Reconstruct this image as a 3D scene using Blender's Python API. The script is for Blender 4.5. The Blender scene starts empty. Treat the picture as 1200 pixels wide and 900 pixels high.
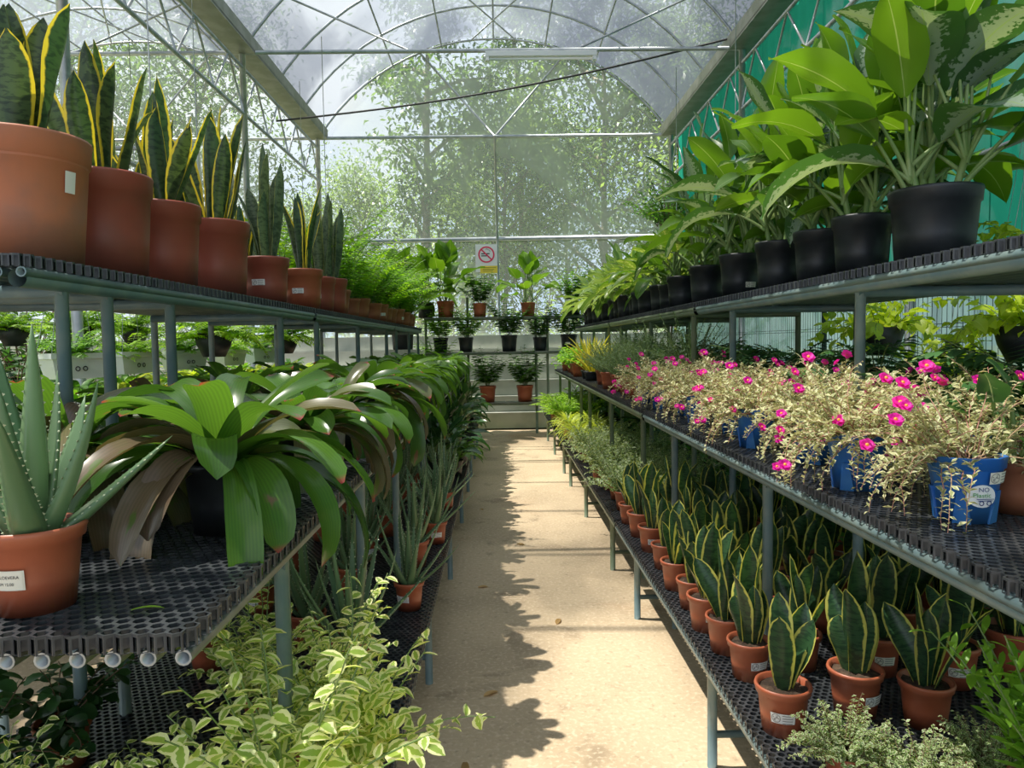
import bpy, math, random
from math import sin, cos, pi, radians as rad
from mathutils import Matrix, Vector

scene = bpy.context.scene
col = scene.collection
# ------------------------------------------------------------------ camera, sky, sun, exposure
cam_d = bpy.data.cameras.new('camera'); cam_d.sensor_width = 36.0; cam_d.lens = 36.0 * 870.0 / 1200.0
cam_d.clip_start = 0.02; cam_d.clip_end = 300
cam = bpy.data.objects.new('camera', cam_d); col.objects.link(cam)
cam.matrix_world = (Matrix.Translation((0, 0, 1.27)) @ Matrix.Rotation(rad(-1.0), 4, 'Z')
                    @ Matrix.Rotation(rad(90 - 3.2), 4, 'X') @ Matrix.Rotation(rad(-0.9), 4, 'Z'))
scene.camera = cam
scene.view_settings.view_transform = 'Standard'
scene.view_settings.look = 'None'
scene.view_settings.gamma = 1.0
scene.view_settings.use_curve_mapping = False
scene.view_settings.exposure = 0.08

world = bpy.data.worlds.new('sky'); scene.world = world; world.use_nodes = True
wn = world.node_tree; wn.nodes.clear()
w_out = wn.nodes.new('ShaderNodeOutputWorld'); w_bg = wn.nodes.new('ShaderNodeBackground')
w_tc = wn.nodes.new('ShaderNodeTexCoord'); w_nz = wn.nodes.new('ShaderNodeTexNoise'); w_rp = wn.nodes.new('ShaderNodeValToRGB')
w_nz.inputs['Scale'].default_value = 2.2; w_nz.inputs['Detail'].default_value = 6
w_rp.color_ramp.elements[0].position = .38; w_rp.color_ramp.elements[0].color = (.55, .70, .95, 1)
w_rp.color_ramp.elements[1].position = .60; w_rp.color_ramp.elements[1].color = (.95, .98, 1.0, 1)
wn.links.new(w_tc.outputs['Generated'], w_nz.inputs['Vector']); wn.links.new(w_nz.outputs['Fac'], w_rp.inputs['Fac'])
wn.links.new(w_rp.outputs['Color'], w_bg.inputs['Color']); w_bg.inputs['Strength'].default_value = 1.25
wn.links.new(w_bg.outputs[0], w_out.inputs[0])

sun_d = bpy.data.lights.new('sun', 'SUN'); sun_d.energy = 18.0; sun_d.angle = rad(.7); sun_d.color = (1.0, .95, .85)
sun = bpy.data.objects.new('sun', sun_d); col.objects.link(sun)
sun.rotation_euler = Vector((.43, -.10, -1)).to_track_quat('-Z', 'Y').to_euler()

# ------------------------------------------------------------------ materials
def nodes(m):
    m.use_nodes = True
    nt = m.node_tree; nt.nodes.clear()
    return nt, nt.nodes.new, nt.links.new

def mathn(nt, op, a, b=None, c=None):
    n = nt.nodes.new('ShaderNodeMath'); n.operation = op
    for i, x in enumerate((a, b, c)):
        if x is None: continue
        if isinstance(x, (int, float)): n.inputs[i].default_value = x
        else: nt.links.new(x, n.inputs[i])
    return n.outputs[0]

def sstep(nt, x, lo, hi):
    n = nt.nodes.new('ShaderNodeMapRange'); n.interpolation_type = 'SMOOTHSTEP'
    nt.links.new(x, n.inputs[0]); n.inputs[1].default_value = lo; n.inputs[2].default_value = hi
    return n.outputs[0]

def mixc(nt, f, a, b):
    n = nt.nodes.new('ShaderNodeMix'); n.data_type = 'RGBA'
    for i, x in ((0, f), (6, a), (7, b)):
        if isinstance(x, (int, float)): n.inputs[i].default_value = x
        elif isinstance(x, tuple): n.inputs[i].default_value = (*x[:3], 1)
        else: nt.links.new(x, n.inputs[i])
    return n.outputs[2]

def noise(nt, scale, detail=3, coord='Object', vec=None, dist=0):
    n = nt.nodes.new('ShaderNodeTexNoise'); n.inputs['Scale'].default_value = scale
    n.inputs['Detail'].default_value = detail; n.inputs['Distortion'].default_value = dist
    if vec is None: vec = nt.nodes.new('ShaderNodeTexCoord').outputs[coord]
    nt.links.new(vec, n.inputs['Vector'])
    return n.outputs['Fac']

MATS = {}
def solid(name, c, rough=.5, metal=0, c2=None, nscale=8, bump=0, spec=.5, lo=.4, hi=.65):
    m = bpy.data.materials.new(name); nt, N, Lk = nodes(m)
    out = N('ShaderNodeOutputMaterial'); p = N('ShaderNodeBsdfPrincipled')
    p.inputs['Roughness'].default_value = rough; p.inputs['Metallic'].default_value = metal
    p.inputs['Specular IOR Level'].default_value = spec
    if c2:
        f = noise(nt, nscale, 5)
        Lk(mixc(nt, sstep(nt, f, lo, hi), c, c2), p.inputs['Base Color'])
    else: p.inputs['Base Color'].default_value = (*c, 1)
    if bump:
        b = N('ShaderNodeBump'); b.inputs['Strength'].default_value = bump; b.inputs['Distance'].default_value = .01
        Lk(noise(nt, nscale * 4, 6), b.inputs['Height']); Lk(b.outputs[0], p.inputs['Normal'])
    Lk(p.outputs[0], out.inputs[0])
    MATS[name] = m
    return m

def leafmat(name, c, c2=None, margin=None, mw=.15, bands=None, mid=None, midw=.05, patch=None, patchc=None, tip=None, tipat=.8,
            rough=.38, trans=.38, tcol=None, island=False, jit=.35, spec=.5, patchscale=9, stripes=0, base=None, pedge=.22):
    """leaf colour from the leaf's own UV (u across, v along): margin, midrib, cross bands, tip, blotches"""
    m = bpy.data.materials.new(name); nt, N, Lk = nodes(m)
    out = N('ShaderNodeOutputMaterial')
    uv = N('ShaderNodeUVMap').outputs[0]
    sep = N('ShaderNodeSeparateXYZ'); Lk(uv, sep.inputs[0])
    u, v = sep.outputs[0], sep.outputs[1]
    rnd = N('ShaderNodeNewGeometry').outputs['Random Per Island'] if island else N('ShaderNodeObjectInfo').outputs['Random']
    a = mathn(nt, 'ABSOLUTE', mathn(nt, 'MULTIPLY_ADD', u, 2.0, -1.0))
    colr = c
    if c2: colr = mixc(nt, rnd, c, c2)
    if stripes:
        s = mathn(nt, 'SINE', mathn(nt, 'MULTIPLY', u, stripes))
        colr = mixc(nt, mathn(nt, 'MULTIPLY_ADD', s, .12, .12), colr, (.02, .05, .02))
    if patch:
        cv = N('ShaderNodeCombineXYZ'); Lk(u, cv.inputs[0]); Lk(mathn(nt, 'MULTIPLY', v, 2.2), cv.inputs[1]); Lk(mathn(nt, 'MULTIPLY', rnd, 40.0), cv.inputs[2])
        f = noise(nt, patchscale, 4, vec=cv.outputs[0])
        f2 = mathn(nt, 'SUBTRACT', f, mathn(nt, 'MULTIPLY', a, pedge))
        colr = mixc(nt, sstep(nt, f2, patch, patch + .07), colr, patchc)
    if bands:
        cv = N('ShaderNodeCombineXYZ'); Lk(mathn(nt, 'MULTIPLY', u, 1.6), cv.inputs[0]); Lk(mathn(nt, 'MULTIPLY', v, 16.0), cv.inputs[1]); Lk(mathn(nt, 'MULTIPLY', rnd, 30.0), cv.inputs[2])
        colr = mixc(nt, mathn(nt, 'MULTIPLY', sstep(nt, noise(nt, 1.7, 3, vec=cv.outputs[0], dist=.4), .46, .6), .75), colr, bands)
    if mid: colr = mixc(nt, mathn(nt, 'SUBTRACT', 1.0, sstep(nt, a, midw * .5, midw)), colr, mid)
    if tip: colr = mixc(nt, mathn(nt, 'MULTIPLY', sstep(nt, v, tipat, 1.0), mathn(nt, 'GREATER_THAN', rnd, .35)), colr, tip)
    if base: colr = mixc(nt, mathn(nt, 'SUBTRACT', 1.0, sstep(nt, v, .0, .3)), colr, base)
    if margin:
        cv = N('ShaderNodeCombineXYZ'); Lk(mathn(nt, 'MULTIPLY', v, 3.0), cv.inputs[1]); Lk(mathn(nt, 'MULTIPLY', rnd, 50.0), cv.inputs[2])
        e = mathn(nt, 'ADD', a, mathn(nt, 'MULTIPLY_ADD', noise(nt, 3, 3, vec=cv.outputs[0]), .36, -.18))
        colr = mixc(nt, sstep(nt, e, 1 - mw - .05, 1 - mw + .05), colr, margin)
    hs = N('ShaderNodeHueSaturation')
    if isinstance(colr, tuple): hs.inputs['Color'].default_value = (*colr, 1)
    else: Lk(colr, hs.inputs['Color'])
    Lk(mathn(nt, 'MULTIPLY_ADD', rnd, jit, 1 - jit * .5), hs.inputs['Value'])
    p = N('ShaderNodeBsdfPrincipled'); p.inputs['Roughness'].default_value = rough; p.inputs['Specular IOR Level'].default_value = spec
    Lk(hs.outputs[0], p.inputs['Base Color'])
    if trans > 0:
        t = N('ShaderNodeBsdfTranslucent'); mx = N('ShaderNodeMixShader'); mx.inputs[0].default_value = trans
        g = N('ShaderNodeMix'); g.data_type = 'RGBA'; g.blend_type = 'MULTIPLY'; g.inputs[0].default_value = 1
        Lk(hs.outputs[0], g.inputs[6]); g.inputs[7].default_value = (*(tcol or (1.8, 1.7, .8)), 1)
        Lk(g.outputs[2], t.inputs[0]); Lk(p.outputs[0], mx.inputs[1]); Lk(t.outputs[0], mx.inputs[2]); Lk(mx.outputs[0], out.inputs[0])
    else: Lk(p.outputs[0], out.inputs[0])
    MATS[name] = m
    return m

def film(name, c, clear, dirt_shade, dirt_shade_scale, trans=.6, streak=1.0, lo=.35, hi=.7):
    """thin sheet or net: part clear, part scattering"""
    m = bpy.data.materials.new(name); nt, N, Lk = nodes(m)
    out = N('ShaderNodeOutputMaterial')
    d = N('ShaderNodeBsdfDiffuse'); t = N('ShaderNodeBsdfTranslucent'); x = N('ShaderNodeBsdfTransparent')
    tc = N('ShaderNodeTexCoord').outputs['Object']
    mp = N('ShaderNodeMapping'); Lk(tc, mp.inputs[0]); mp.inputs['Scale'].default_value = (1, streak, 1)
    f = noise(nt, dirt_shade_scale, 6, vec=mp.outputs[0], dist=.5)
    k = sstep(nt, f, lo, hi)
    cc = mixc(nt, k, c, dirt_shade)
    Lk(cc, d.inputs[0]); Lk(cc, t.inputs[0])
    m1 = N('ShaderNodeMixShader'); m1.inputs[0].default_value = trans; Lk(d.outputs[0], m1.inputs[1]); Lk(t.outputs[0], m1.inputs[2])
    m2 = N('ShaderNodeMixShader'); Lk(mathn(nt, 'MULTIPLY_ADD', k, -.18, clear + .09), m2.inputs[0]); Lk(m1.outputs[0], m2.inputs[1]); Lk(x.outputs[0], m2.inputs[2])
    Lk(m2.outputs[0], out.inputs[0]); MATS[name] = m
    return m

def printmat(name, paper):
    """price label print: a round stamp at one end and lines of type and a bar code at the other"""
    m = bpy.data.materials.new(name); nt, N, Lk = nodes(m)
    out = N('ShaderNodeOutputMaterial'); p = N('ShaderNodeBsdfPrincipled'); p.inputs['Roughness'].default_value = .6
    sep = N('ShaderNodeSeparateXYZ'); Lk(N('ShaderNodeUVMap').outputs[0], sep.inputs[0]); u, v = sep.outputs[0], sep.outputs[1]
    dx = mathn(nt, 'MULTIPLY', mathn(nt, 'SUBTRACT', u, .22), 2.3); dy = mathn(nt, 'SUBTRACT', v, .5)
    r = mathn(nt, 'SQRT', mathn(nt, 'ADD', mathn(nt, 'MULTIPLY', dx, dx), mathn(nt, 'MULTIPLY', dy, dy)))
    ring = mathn(nt, 'LESS_THAN', mathn(nt, 'ABSOLUTE', mathn(nt, 'SUBTRACT', r, .4)), .035)
    blob = mathn(nt, 'MULTIPLY', mathn(nt, 'LESS_THAN', r, .33), mathn(nt, 'GREATER_THAN', noise(nt, 9, 2, 'UV'), .53))
    lines = mathn(nt, 'MULTIPLY', mathn(nt, 'GREATER_THAN', mathn(nt, 'SINE', mathn(nt, 'MULTIPLY', v, 25.0)), .45),
                  mathn(nt, 'MULTIPLY', mathn(nt, 'GREATER_THAN', u, .48), mathn(nt, 'LESS_THAN', u, .9)))
    f = mathn(nt, 'MULTIPLY', mathn(nt, 'MAXIMUM', ring, mathn(nt, 'MAXIMUM', blob, lines)), .75)
    Lk(mixc(nt, f, paper, (.12, .10, .09)), p.inputs['Base Color']); Lk(p.outputs[0], out.inputs[0]); MATS[name] = m
    return m

TERRA = solid('terracotta plastic', (.42, .115, .052), .42, c2=(.34, .085, .042), nscale=6)
TERRA_OLD = solid('weathered orange terracotta', (.50, .165, .075), .6, c2=(.38, .15, .085), nscale=7, bump=.1)
TERRA_RED = solid('dull red plastic', (.33, .075, .045), .45, c2=(.27, .075, .05), nscale=5)
TERRA_BROWN = solid('brown clay plastic', (.36, .13, .06), .6, c2=(.29, .10, .05))
BLACKPOT = solid('black plastic', (.016, .019, .022), .42, c2=(.032, .036, .04), nscale=9)
BLUEPOT = solid('blue plastic', (.018, .13, .45), .4, c2=(.05, .2, .48), nscale=7)
WHITEPOT = solid('white plastic', (.78, .80, .78), .45)
SOIL = solid('potting soil', (.05, .032, .02), .95, c2=(.12, .075, .045), nscale=40, bump=.8)
PAPER = solid('label paper', (.8, .76, .66), .6)
INK = solid('ink', (.03, .03, .035), .6)
PIPE = solid('blue grey painted pipe', (.16, .24, .255), .38, c2=(.22, .29, .28), nscale=14)
PIPEG = solid('green grey painted pipe', (.17, .225, .14), .42, c2=(.22, .26, .18), nscale=14)
GALV = solid('galvanised steel', (.42, .45, .46), .35, .6, c2=(.30, .33, .34), nscale=10)
GALVD = solid('dull olive steel', (.20, .22, .17), .5, .3, c2=(.27, .28, .24), nscale=6)
GRATE = solid('black plastic grating', (.028, .032, .037), .32, c2=(.055, .06, .065), nscale=20)
LAMPW = solid('white enamel', (.72, .73, .72), .4)
CONC = None
WHITE = solid('white print', (.82, .82, .80), .5)
RED = solid('red print', (.75, .03, .10), .5)
YEL = solid('yellow print', (.85, .66, .05), .5)
REDTIE = solid('red plastic tie', (.75, .05, .03), .4)
WIRE = solid('dark wire', (.03, .06, .05), .5, .3)
CABLE = solid('black cable', (.03, .03, .03), .6)
BARK = solid('bark', (.13, .105, .075), .9, c2=(.2, .17, .13), nscale=12)
STEMG = solid('green stem', (.16, .26, .07), .5, c2=(.24, .32, .12))
STEMB = solid('brown stem', (.16, .10, .055), .7)
STEMP = solid('pink stem', (.46, .20, .16), .5, c2=(.38, .30, .15))
STEP = solid('pale concrete', (.55, .56, .50), .85, c2=(.44, .46, .40), nscale=3)
LABEL = printmat('price label', (.80, .76, .64))
LABELW = printmat('white price label', (.84, .84, .82))

SNAKE = leafmat('snake plant leaf', (.030, .085, .034), (.05, .12, .05), margin=(.60, .58, .13), mw=.18, bands=(.012, .040, .022), rough=.33, trans=.25, jit=.5)
SNAKE_BIG = leafmat('banded snake plant leaf', (.075, .125, .05), (.035, .08, .032), margin=(.72, .58, .05), mw=.17, bands=(.013, .032, .016), rough=.36, trans=.3, jit=.5)
SNAKE_GREY = leafmat('grey green snake plant leaf', (.12, .17, .10), (.08, .13, .07), margin=(.30, .32, .10), mw=.06, bands=(.03, .055, .03), rough=.4, trans=.25)
ALOE = leafmat('aloe leaf', (.115, .215, .10), (.165, .265, .12), rough=.33, trans=0, jit=.3)
TOOTH = solid('pale thorn', (.55, .6, .4), .5)
BROM = leafmat('bromeliad leaf', (.050, .135, .022), (.085, .19, .025), patch=.60, patchc=(.17, .10, .055), patchscale=1.3, tip=(.28, .05, .05), tipat=.93, rough=.25, trans=.35, stripes=70, jit=.45)
BROM_RED = leafmat('bronze bromeliad leaf', (.19, .125, .085), (.11, .13, .05), patch=.52, patchc=(.10, .15, .035), patchscale=1.8, tip=(.35, .06, .06), tipat=.94, rough=.25, trans=.16, stripes=70)
BROM_FAR = leafmat('light green strap leaf', (.075, .19, .025), (.14, .28, .035), rough=.3, trans=.4, stripes=60)
DIEF = leafmat('broad glossy leaf', (.075, .19, .016), (.15, .29, .018), mid=(.3, .42, .14), midw=.035, rough=.3, trans=.42, tcol=(1.55, 1.5, .7))
DIEF_SIL = leafmat('silver blotched leaf', (.035, .10, .03), (.06, .15, .035), patch=.20, pedge=.55, patchc=(.25, .33, .25), patchscale=11, mid=(.25, .36, .15), midw=.035, rough=.3, trans=.34, tcol=(1.55, 1.5, .7))
AGLA = leafmat('pale striped lance leaf', (.12, .24, .035), (.25, .38, .055), patch=.44, patchc=(.48, .54, .20), patchscale=6, rough=.32, trans=.4, tcol=(1.55, 1.5, .7))
AGLAJ = leafmat('pale lance leaf mass', (.11, .23, .04), (.30, .40, .12), mid=(.4, .48, .2), midw=.12, island=True, rough=.34, trans=.36, tcol=(1.4, 1.4, .8))
DARKL = leafmat('dark glossy leaf', (.022, .075, .025), (.045, .12, .035), mid=(.1, .2, .07), midw=.05, rough=.25, trans=.25)
FERN = leafmat('fern', (.10, .26, .025), (.20, .42, .035), island=True, rough=.5, trans=.42)
FERN_LIME = leafmat('lime fern', (.17, .36, .02), (.32, .52, .03), island=True, rough=.5, trans=.45)
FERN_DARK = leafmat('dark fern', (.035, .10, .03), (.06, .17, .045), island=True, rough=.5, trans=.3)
VARI = leafmat('cream edged leaf', (.30, .46, .08), (.42, .56, .11), margin=(.88, .90, .50), mw=.52, island=True, rough=.38, trans=.35, jit=.3)
VARI_W = leafmat('white edged leaf', (.12, .22, .06), (.2, .31, .08), margin=(.62, .66, .42), mw=.38, island=True, rough=.45, trans=.3)
CREAM = leafmat('cream portulaca leaf', (.30, .36, .13), (.50, .50, .25), margin=(.68, .66, .40), mw=.4, island=True, rough=.5, trans=.25, tcol=(1.3, 1.2, .9))
LIME = leafmat('lime vine leaf', (.38, .52, .03), (.55, .66, .06), mid=(.55, .66, .15), island=True, rough=.38, trans=.4, jit=.3)
YELLOWL = leafmat('yellow striped leaf', (.50, .46, .04), (.64, .58, .08), margin=(.18, .30, .04), mw=.2, island=True, rough=.4, trans=.35)
SPIDER = leafmat('yellow green strap leaf', (.30, .42, .05), (.50, .56, .10), island=True, rough=.45, trans=.4)
GREYL = leafmat('grey green fine leaf', (.10, .17, .085), (.17, .25, .12), island=True, rough=.55, trans=.3)
MIDG = leafmat('mid green leaf', (.055, .17, .022), (.11, .28, .035), island=True, rough=.38, trans=.38)
BRIGHTG = leafmat('bright green leaf', (.16, .36, .03), (.24, .46, .05), island=True, rough=.38, trans=.42)
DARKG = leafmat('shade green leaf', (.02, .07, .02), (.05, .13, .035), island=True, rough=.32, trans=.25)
TREEL = leafmat('tree leaf', (.048, .10, .030), (.095, .165, .05), island=True, rough=.42, trans=.35, jit=.6)
TREEL2 = leafmat('pale tree leaf', (.085, .155, .04), (.15, .23, .07), island=True, rough=.42, trans=.4, jit=.6)
VEIN = leafmat('veined leaf', (.04, .115, .035), (.05, .13, .04), mid=(.28, .36, .2), midw=.06, patch=.57, patchc=(.2, .29, .14), patchscale=5, rough=.35, trans=.3)
PETAL = leafmat('magenta petal', (.80, .015, .48), (.86, .03, .42), rough=.5, trans=.35, tcol=(1.2, .8, 1.2), base=(.9, .12, .25), jit=.2)
PETALC = solid('orange flower centre', (.9, .42, .05), .6)
DRYL = leafmat('dry leaf', (.45, .28, .10), (.5, .33, .14), rough=.7, trans=.2)

ROOF = film('roof film', (.19, .215, .25), .205, (.095, .11, .14), .8, trans=.55, streak=.4, lo=.4, hi=.62)  # dark blotches: shade of overhead trees painted into the film, mixed with dirt
NET = film('insect net', (.64, .73, .66), .63, (.56, .66, .60), .5, trans=.5)
GREENSHEET = film('green translucent sheet', (.015, .21, .145), .0, (.02, .27, .19), 1.2, trans=.55)
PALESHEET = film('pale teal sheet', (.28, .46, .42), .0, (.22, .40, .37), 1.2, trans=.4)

def floor_mat():
    m = bpy.data.materials.new('sandy concrete'); nt, N, Lk = nodes(m)
    out = N('ShaderNodeOutputMaterial'); p = N('ShaderNodeBsdfPrincipled'); p.inputs['Roughness'].default_value = .9
    c = mixc(nt, sstep(nt, noise(nt, 1.3, 6), .38, .66), (.63, .49, .32), (.50, .385, .25))
    c = mixc(nt, mathn(nt, 'MULTIPLY', sstep(nt, noise(nt, .8, 4, dist=.6), .55, .72), .5), c, (.50, .26, .12))
    c = mixc(nt, mathn(nt, 'MULTIPLY', sstep(nt, noise(nt, 2.6, 7, dist=1.0), .57, .68), .55), c, (.26, .19, .12))
    c = mixc(nt, mathn(nt, 'MULTIPLY', sstep(nt, noise(nt, 60, 4), .48, .7), .55), c, (.80, .66, .47))
    c = mixc(nt, mathn(nt, 'MULTIPLY', sstep(nt, noise(nt, 38, 5), .58, .72), .45), c, (.28, .20, .13))
    Lk(c, p.inputs['Base Color'])
    b = N('ShaderNodeBump'); b.inputs['Strength'].default_value = .5; b.inputs['Distance'].default_value = .01
    Lk(noise(nt, 30, 8), b.inputs['Height']); Lk(b.outputs[0], p.inputs['Normal']); Lk(p.outputs[0], out.inputs[0])
    return m
CONC = floor_mat()
EARTH = solid('earth and grass', (.16, .17, .06), .95, c2=(.26, .22, .12), nscale=1.5)

# ------------------------------------------------------------------ mesh kit
class G:
    def __init__(s): s.v = []; s.f = []; s.uv = []; s.mi = []; s.sm = []
    def face(s, idx, uvs=None, mi=0, sm=True):
        s.f.append(idx); s.uv.extend(uvs if uvs else [(0.5, 0.5)] * len(idx)); s.mi.append(mi); s.sm.append(sm)
    def mesh(s, name, *mats):
        me = bpy.data.meshes.new(name); me.from_pydata(s.v, [], s.f)
        ul = me.uv_layers.new(name='UVMap'); ul.data.foreach_set('uv', [c for q in s.uv for c in q])
        me.polygons.foreach_set('material_index', s.mi); me.polygons.foreach_set('use_smooth', s.sm)
        for m in mats: me.materials.append(m)
        me.update()
        return me
    def box(s, x0, x1, y0, y1, z0, z1, mi=0):
        b = len(s.v)
        s.v += [(x0, y0, z0), (x1, y0, z0), (x1, y1, z0), (x0, y1, z0), (x0, y0, z1), (x1, y0, z1), (x1, y1, z1), (x0, y1, z1)]
        for q in ((0, 3, 2, 1), (4, 5, 6, 7), (0, 1, 5, 4), (1, 2, 6, 5), (2, 3, 7, 6), (3, 0, 4, 7)):
            s.face([b + i for i in q], None, mi, False)
        return s
    def tube(s, pts, r, n=8, mi=0, cap=True, hollow=False):
        """swept tube through pts; r a number or one per point"""
        pts = [Vector(p) for p in pts]; rs = r if isinstance(r, (list, tuple)) else [r] * len(pts)
        b = len(s.v); up = None
        for i, p in enumerate(pts):
            d = (pts[min(i + 1, len(pts) - 1)] - pts[max(i - 1, 0)]).normalized()
            if up is None: up = Vector((0, 0, 1)) if abs(d.z) < .9 else Vector((1, 0, 0))
            a = d.cross(up).normalized(); c = a.cross(d).normalized(); up = c
            for k in range(n):
                w = 2 * pi * k / n; q = p + (a * cos(w) + c * sin(w)) * rs[i]; s.v.append(q[:])
        L = len(pts)
        for i in range(L - 1):
            for k in range(n):
                k2 = (k + 1) % n
                s.face([b + i * n + k, b + i * n + k2, b + (i + 1) * n + k2, b + (i + 1) * n + k],
                       [(k / n, i / (L - 1)), ((k + 1) / n, i / (L - 1)), ((k + 1) / n, (i + 1) / (L - 1)), (k / n, (i + 1) / (L - 1))], mi)
        if cap and not hollow:
            s.face([b + k for k in range(n)], None, mi, False); s.face([b + (L - 1) * n + k for k in reversed(range(n))], None, mi, False)
        return s
    def lathe(s, prof, n=28, mi=0, closed=False, sq=0):
        b = len(s.v); L = len(prof)
        for (r, z) in prof:
            for k in range(n):
                a = 2 * pi * k / n; s.v.append((r * cos(a), r * sin(a), z))
        for i in range(L - 1):
            for k in range(n):
                k2 = (k + 1) % n
                s.face([b + i * n + k, b + i * n + k2, b + (i + 1) * n + k2, b + (i + 1) * n + k],
                       [(k / n, i / L), ((k + 1) / n, i / L), ((k + 1) / n, (i + 1) / L), (k / n, (i + 1) / L)], mi)
        if closed:
            s.face([b + k for k in reversed(range(n))], None, mi, False)
        return s
    def blade(s, base, az, el0, el1, L, W, prof, n=8, m=4, cup=.15, twist=0., k=1.2, mi=0, wave=0., ph=0., azbend=0., roll=0.):
        """one leaf: a curved, cupped strip; el in degrees above the horizontal at base and tip"""
        p = Vector(base); b = len(s.v)
        for i in range(n + 1):
            t = i / n; t = t ** .85 if n > 4 else t
            w = W * interp(prof, t)
            el = rad(el0 + (el1 - el0) * t ** k); aa = az + azbend * t
            d = Vector((cos(el) * cos(aa), cos(el) * sin(aa), sin(el)))
            if i: p = p + d * (L * (t - tp))
            tp = t
            sd = Vector((-sin(aa), cos(aa), 0)); nn = d.cross(sd)
            tw = roll + twist * t; sd2 = sd * cos(tw) + nn * sin(tw); n2 = nn * cos(tw) - sd * sin(tw)
            for j in range(m + 1):
                a = 2 * j / m - 1
                q = p + sd2 * (a * w * .5) + n2 * (cup * w * a * a + wave * W * sin(ph + t * 9 + (2 if a > 0 else 0)) * abs(a))
                s.v.append(q[:])
        for i in range(n):
            for j in range(m):
                t0, t1 = i / n, (i + 1) / n
                s.face([b + i * (m + 1) + j, b + i * (m + 1) + j + 1, b + (i + 1) * (m + 1) + j + 1, b + (i + 1) * (m + 1) + j],
                       [(j / m, t0), ((j + 1) / m, t0), ((j + 1) / m, t1), (j / m, t1)], mi)
        return p

def interp(pr, t):
    for (a, x), (b, y) in zip(pr, pr[1:]):
        if t <= b:
            return x + (y - x) * (t - a) / (b - a)
    return pr[-1][1]

LANCE = [(0, .45), (.2, .7), (.5, 1), (.75, .86), (.9, .5), (1, .02)]
SNAKEP = [(0, .5), (.25, .78), (.55, 1), (.78, .85), (.92, .48), (1, .02)]
STRAP = [(0, .75), (.3, .88), (.6, 1), (.82, .97), (.93, .72), (1, .06)]
OVATE = [(0, .12), (.12, .62), (.35, 1), (.6, .92), (.82, .55), (.94, .22), (1, .02)]
SMALL = [(0, .1), (.4, 1), (.75, .7), (1, .03)]
ROUND = [(0, .25), (.3, .9), (.6, 1), (.85, .75), (1, .15)]
NARROW = [(0, .35), (.3, .9), (.6, 1), (1, .03)]
HEART = [(0, .55), (.12, .95), (.3, 1), (.6, .78), (.85, .35), (1, .02)]

def obj(name, me, parent=None, loc=(0, 0, 0), rz=0., sc=1., label=None, kind=None, rot=None):
    o = bpy.data.objects.new(name, me); col.objects.link(o)
    o.location = loc; o.rotation_euler = rot if rot else (0, 0, rz)
    o.scale = (sc, sc, sc) if isinstance(sc, (int, float)) else sc
    if parent: o.parent = parent
    if label: o['label'] = label
    if kind: o['kind'] = kind
    return o

def tag(o, label, cat, group=None, kind=None):
    o['label'] = label; o['category'] = cat
    if group: o['group'] = group
    if kind: o['kind'] = kind
    return o

def thing(name, label, cat, loc=(0, 0, 0), rz=0., group=None, sc=1.):
    o = obj(name, None, None, loc, rz, sc)
    return tag(o, label, cat, group)

def struct(name, label, me=None, cat='structure'):
    o = obj(name, me); o['kind'] = 'structure'; o['label'] = label; o['category'] = cat
    return o

ORD = ['nearest', 'second', 'third', 'fourth', 'fifth', 'sixth', 'seventh', 'eighth', 'ninth', 'tenth', 'eleventh', 'twelfth', 'thirteenth',
       'fourteenth', 'fifteenth', 'sixteenth', 'seventeenth', 'eighteenth', 'nineteenth', 'twentieth', 'twenty-first', 'twenty-second', 'twenty-third', 'twenty-fourth',
       'twenty-fifth', 'twenty-sixth', 'twenty-seventh', 'twenty-eighth']
def nth(i): return 'nearest' if i == 0 else ORD[i] + ' nearest'

# templates: a list of (part name, mesh, location, rz, scale, kind, label, sub-parts)
def place(tpl, name, label, cat, loc, rz=0., sc=1., group=None):
    root = thing(name, label, cat, loc, rz, group, sc)
    for (pn, me, l, r, s_, kd, lb, subs) in tpl:
        o = obj(pn, me, root, l, r, s_, lb, kd)
        for (sn, sm, sl, sr, ss, sk, slb, _) in subs: obj(sn, sm, o, sl, sr, ss, slb, sk)
    return root
def part(n, me, l=(0, 0, 0), r=0., s=1., kind=None, label=None, subs=()): return (n, me, l, r, s, kind, label, subs)

# pots -------------------------------------------------------------
def pot_mesh(d, h, mat, rim=.12, taper=.72, lip=.006, n=28, notch=True):
    R = d / 2; rb = R * taper; g = G(); rh = h * rim * 1.6
    zr = h - rh; rr = rb + (R - lip - rb) * zr / h
    g.lathe([(rb * .92, 0.004), (rb, 0.0), (rb + (rr - rb) * .5, zr * .5), (rr, zr), (rr + lip * .9, zr + lip * .5), (R - lip * .3, h - lip * 1.6), (R, h - lip), (R - lip * .3, h),
             (R - lip * 1.2, h - lip * .3), (R - lip * 1.8, h * .80), (rb * .9, .02)], n, closed=True)
    return g.mesh('pot', mat)
def soil_mesh(d, h, n=18, seed=0):
    rnd = random.Random(seed); R = d / 2; g = G(); z = h * .86
    g.v.append((0, 0, z + .008))
    for rr in (.5, .93):
        for k in range(n): a = 2 * pi * k / n; g.v.append((R * rr * cos(a), R * rr * sin(a), z + rnd.uniform(-.004, .008)))
    for k in range(n):
        k2 = (k + 1) % n
        g.face([0, 1 + k, 1 + k2]); g.face([1 + k, 1 + n + k, 1 + n + k2, 1 + k2])
    return g.mesh('soil', SOIL)
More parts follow.
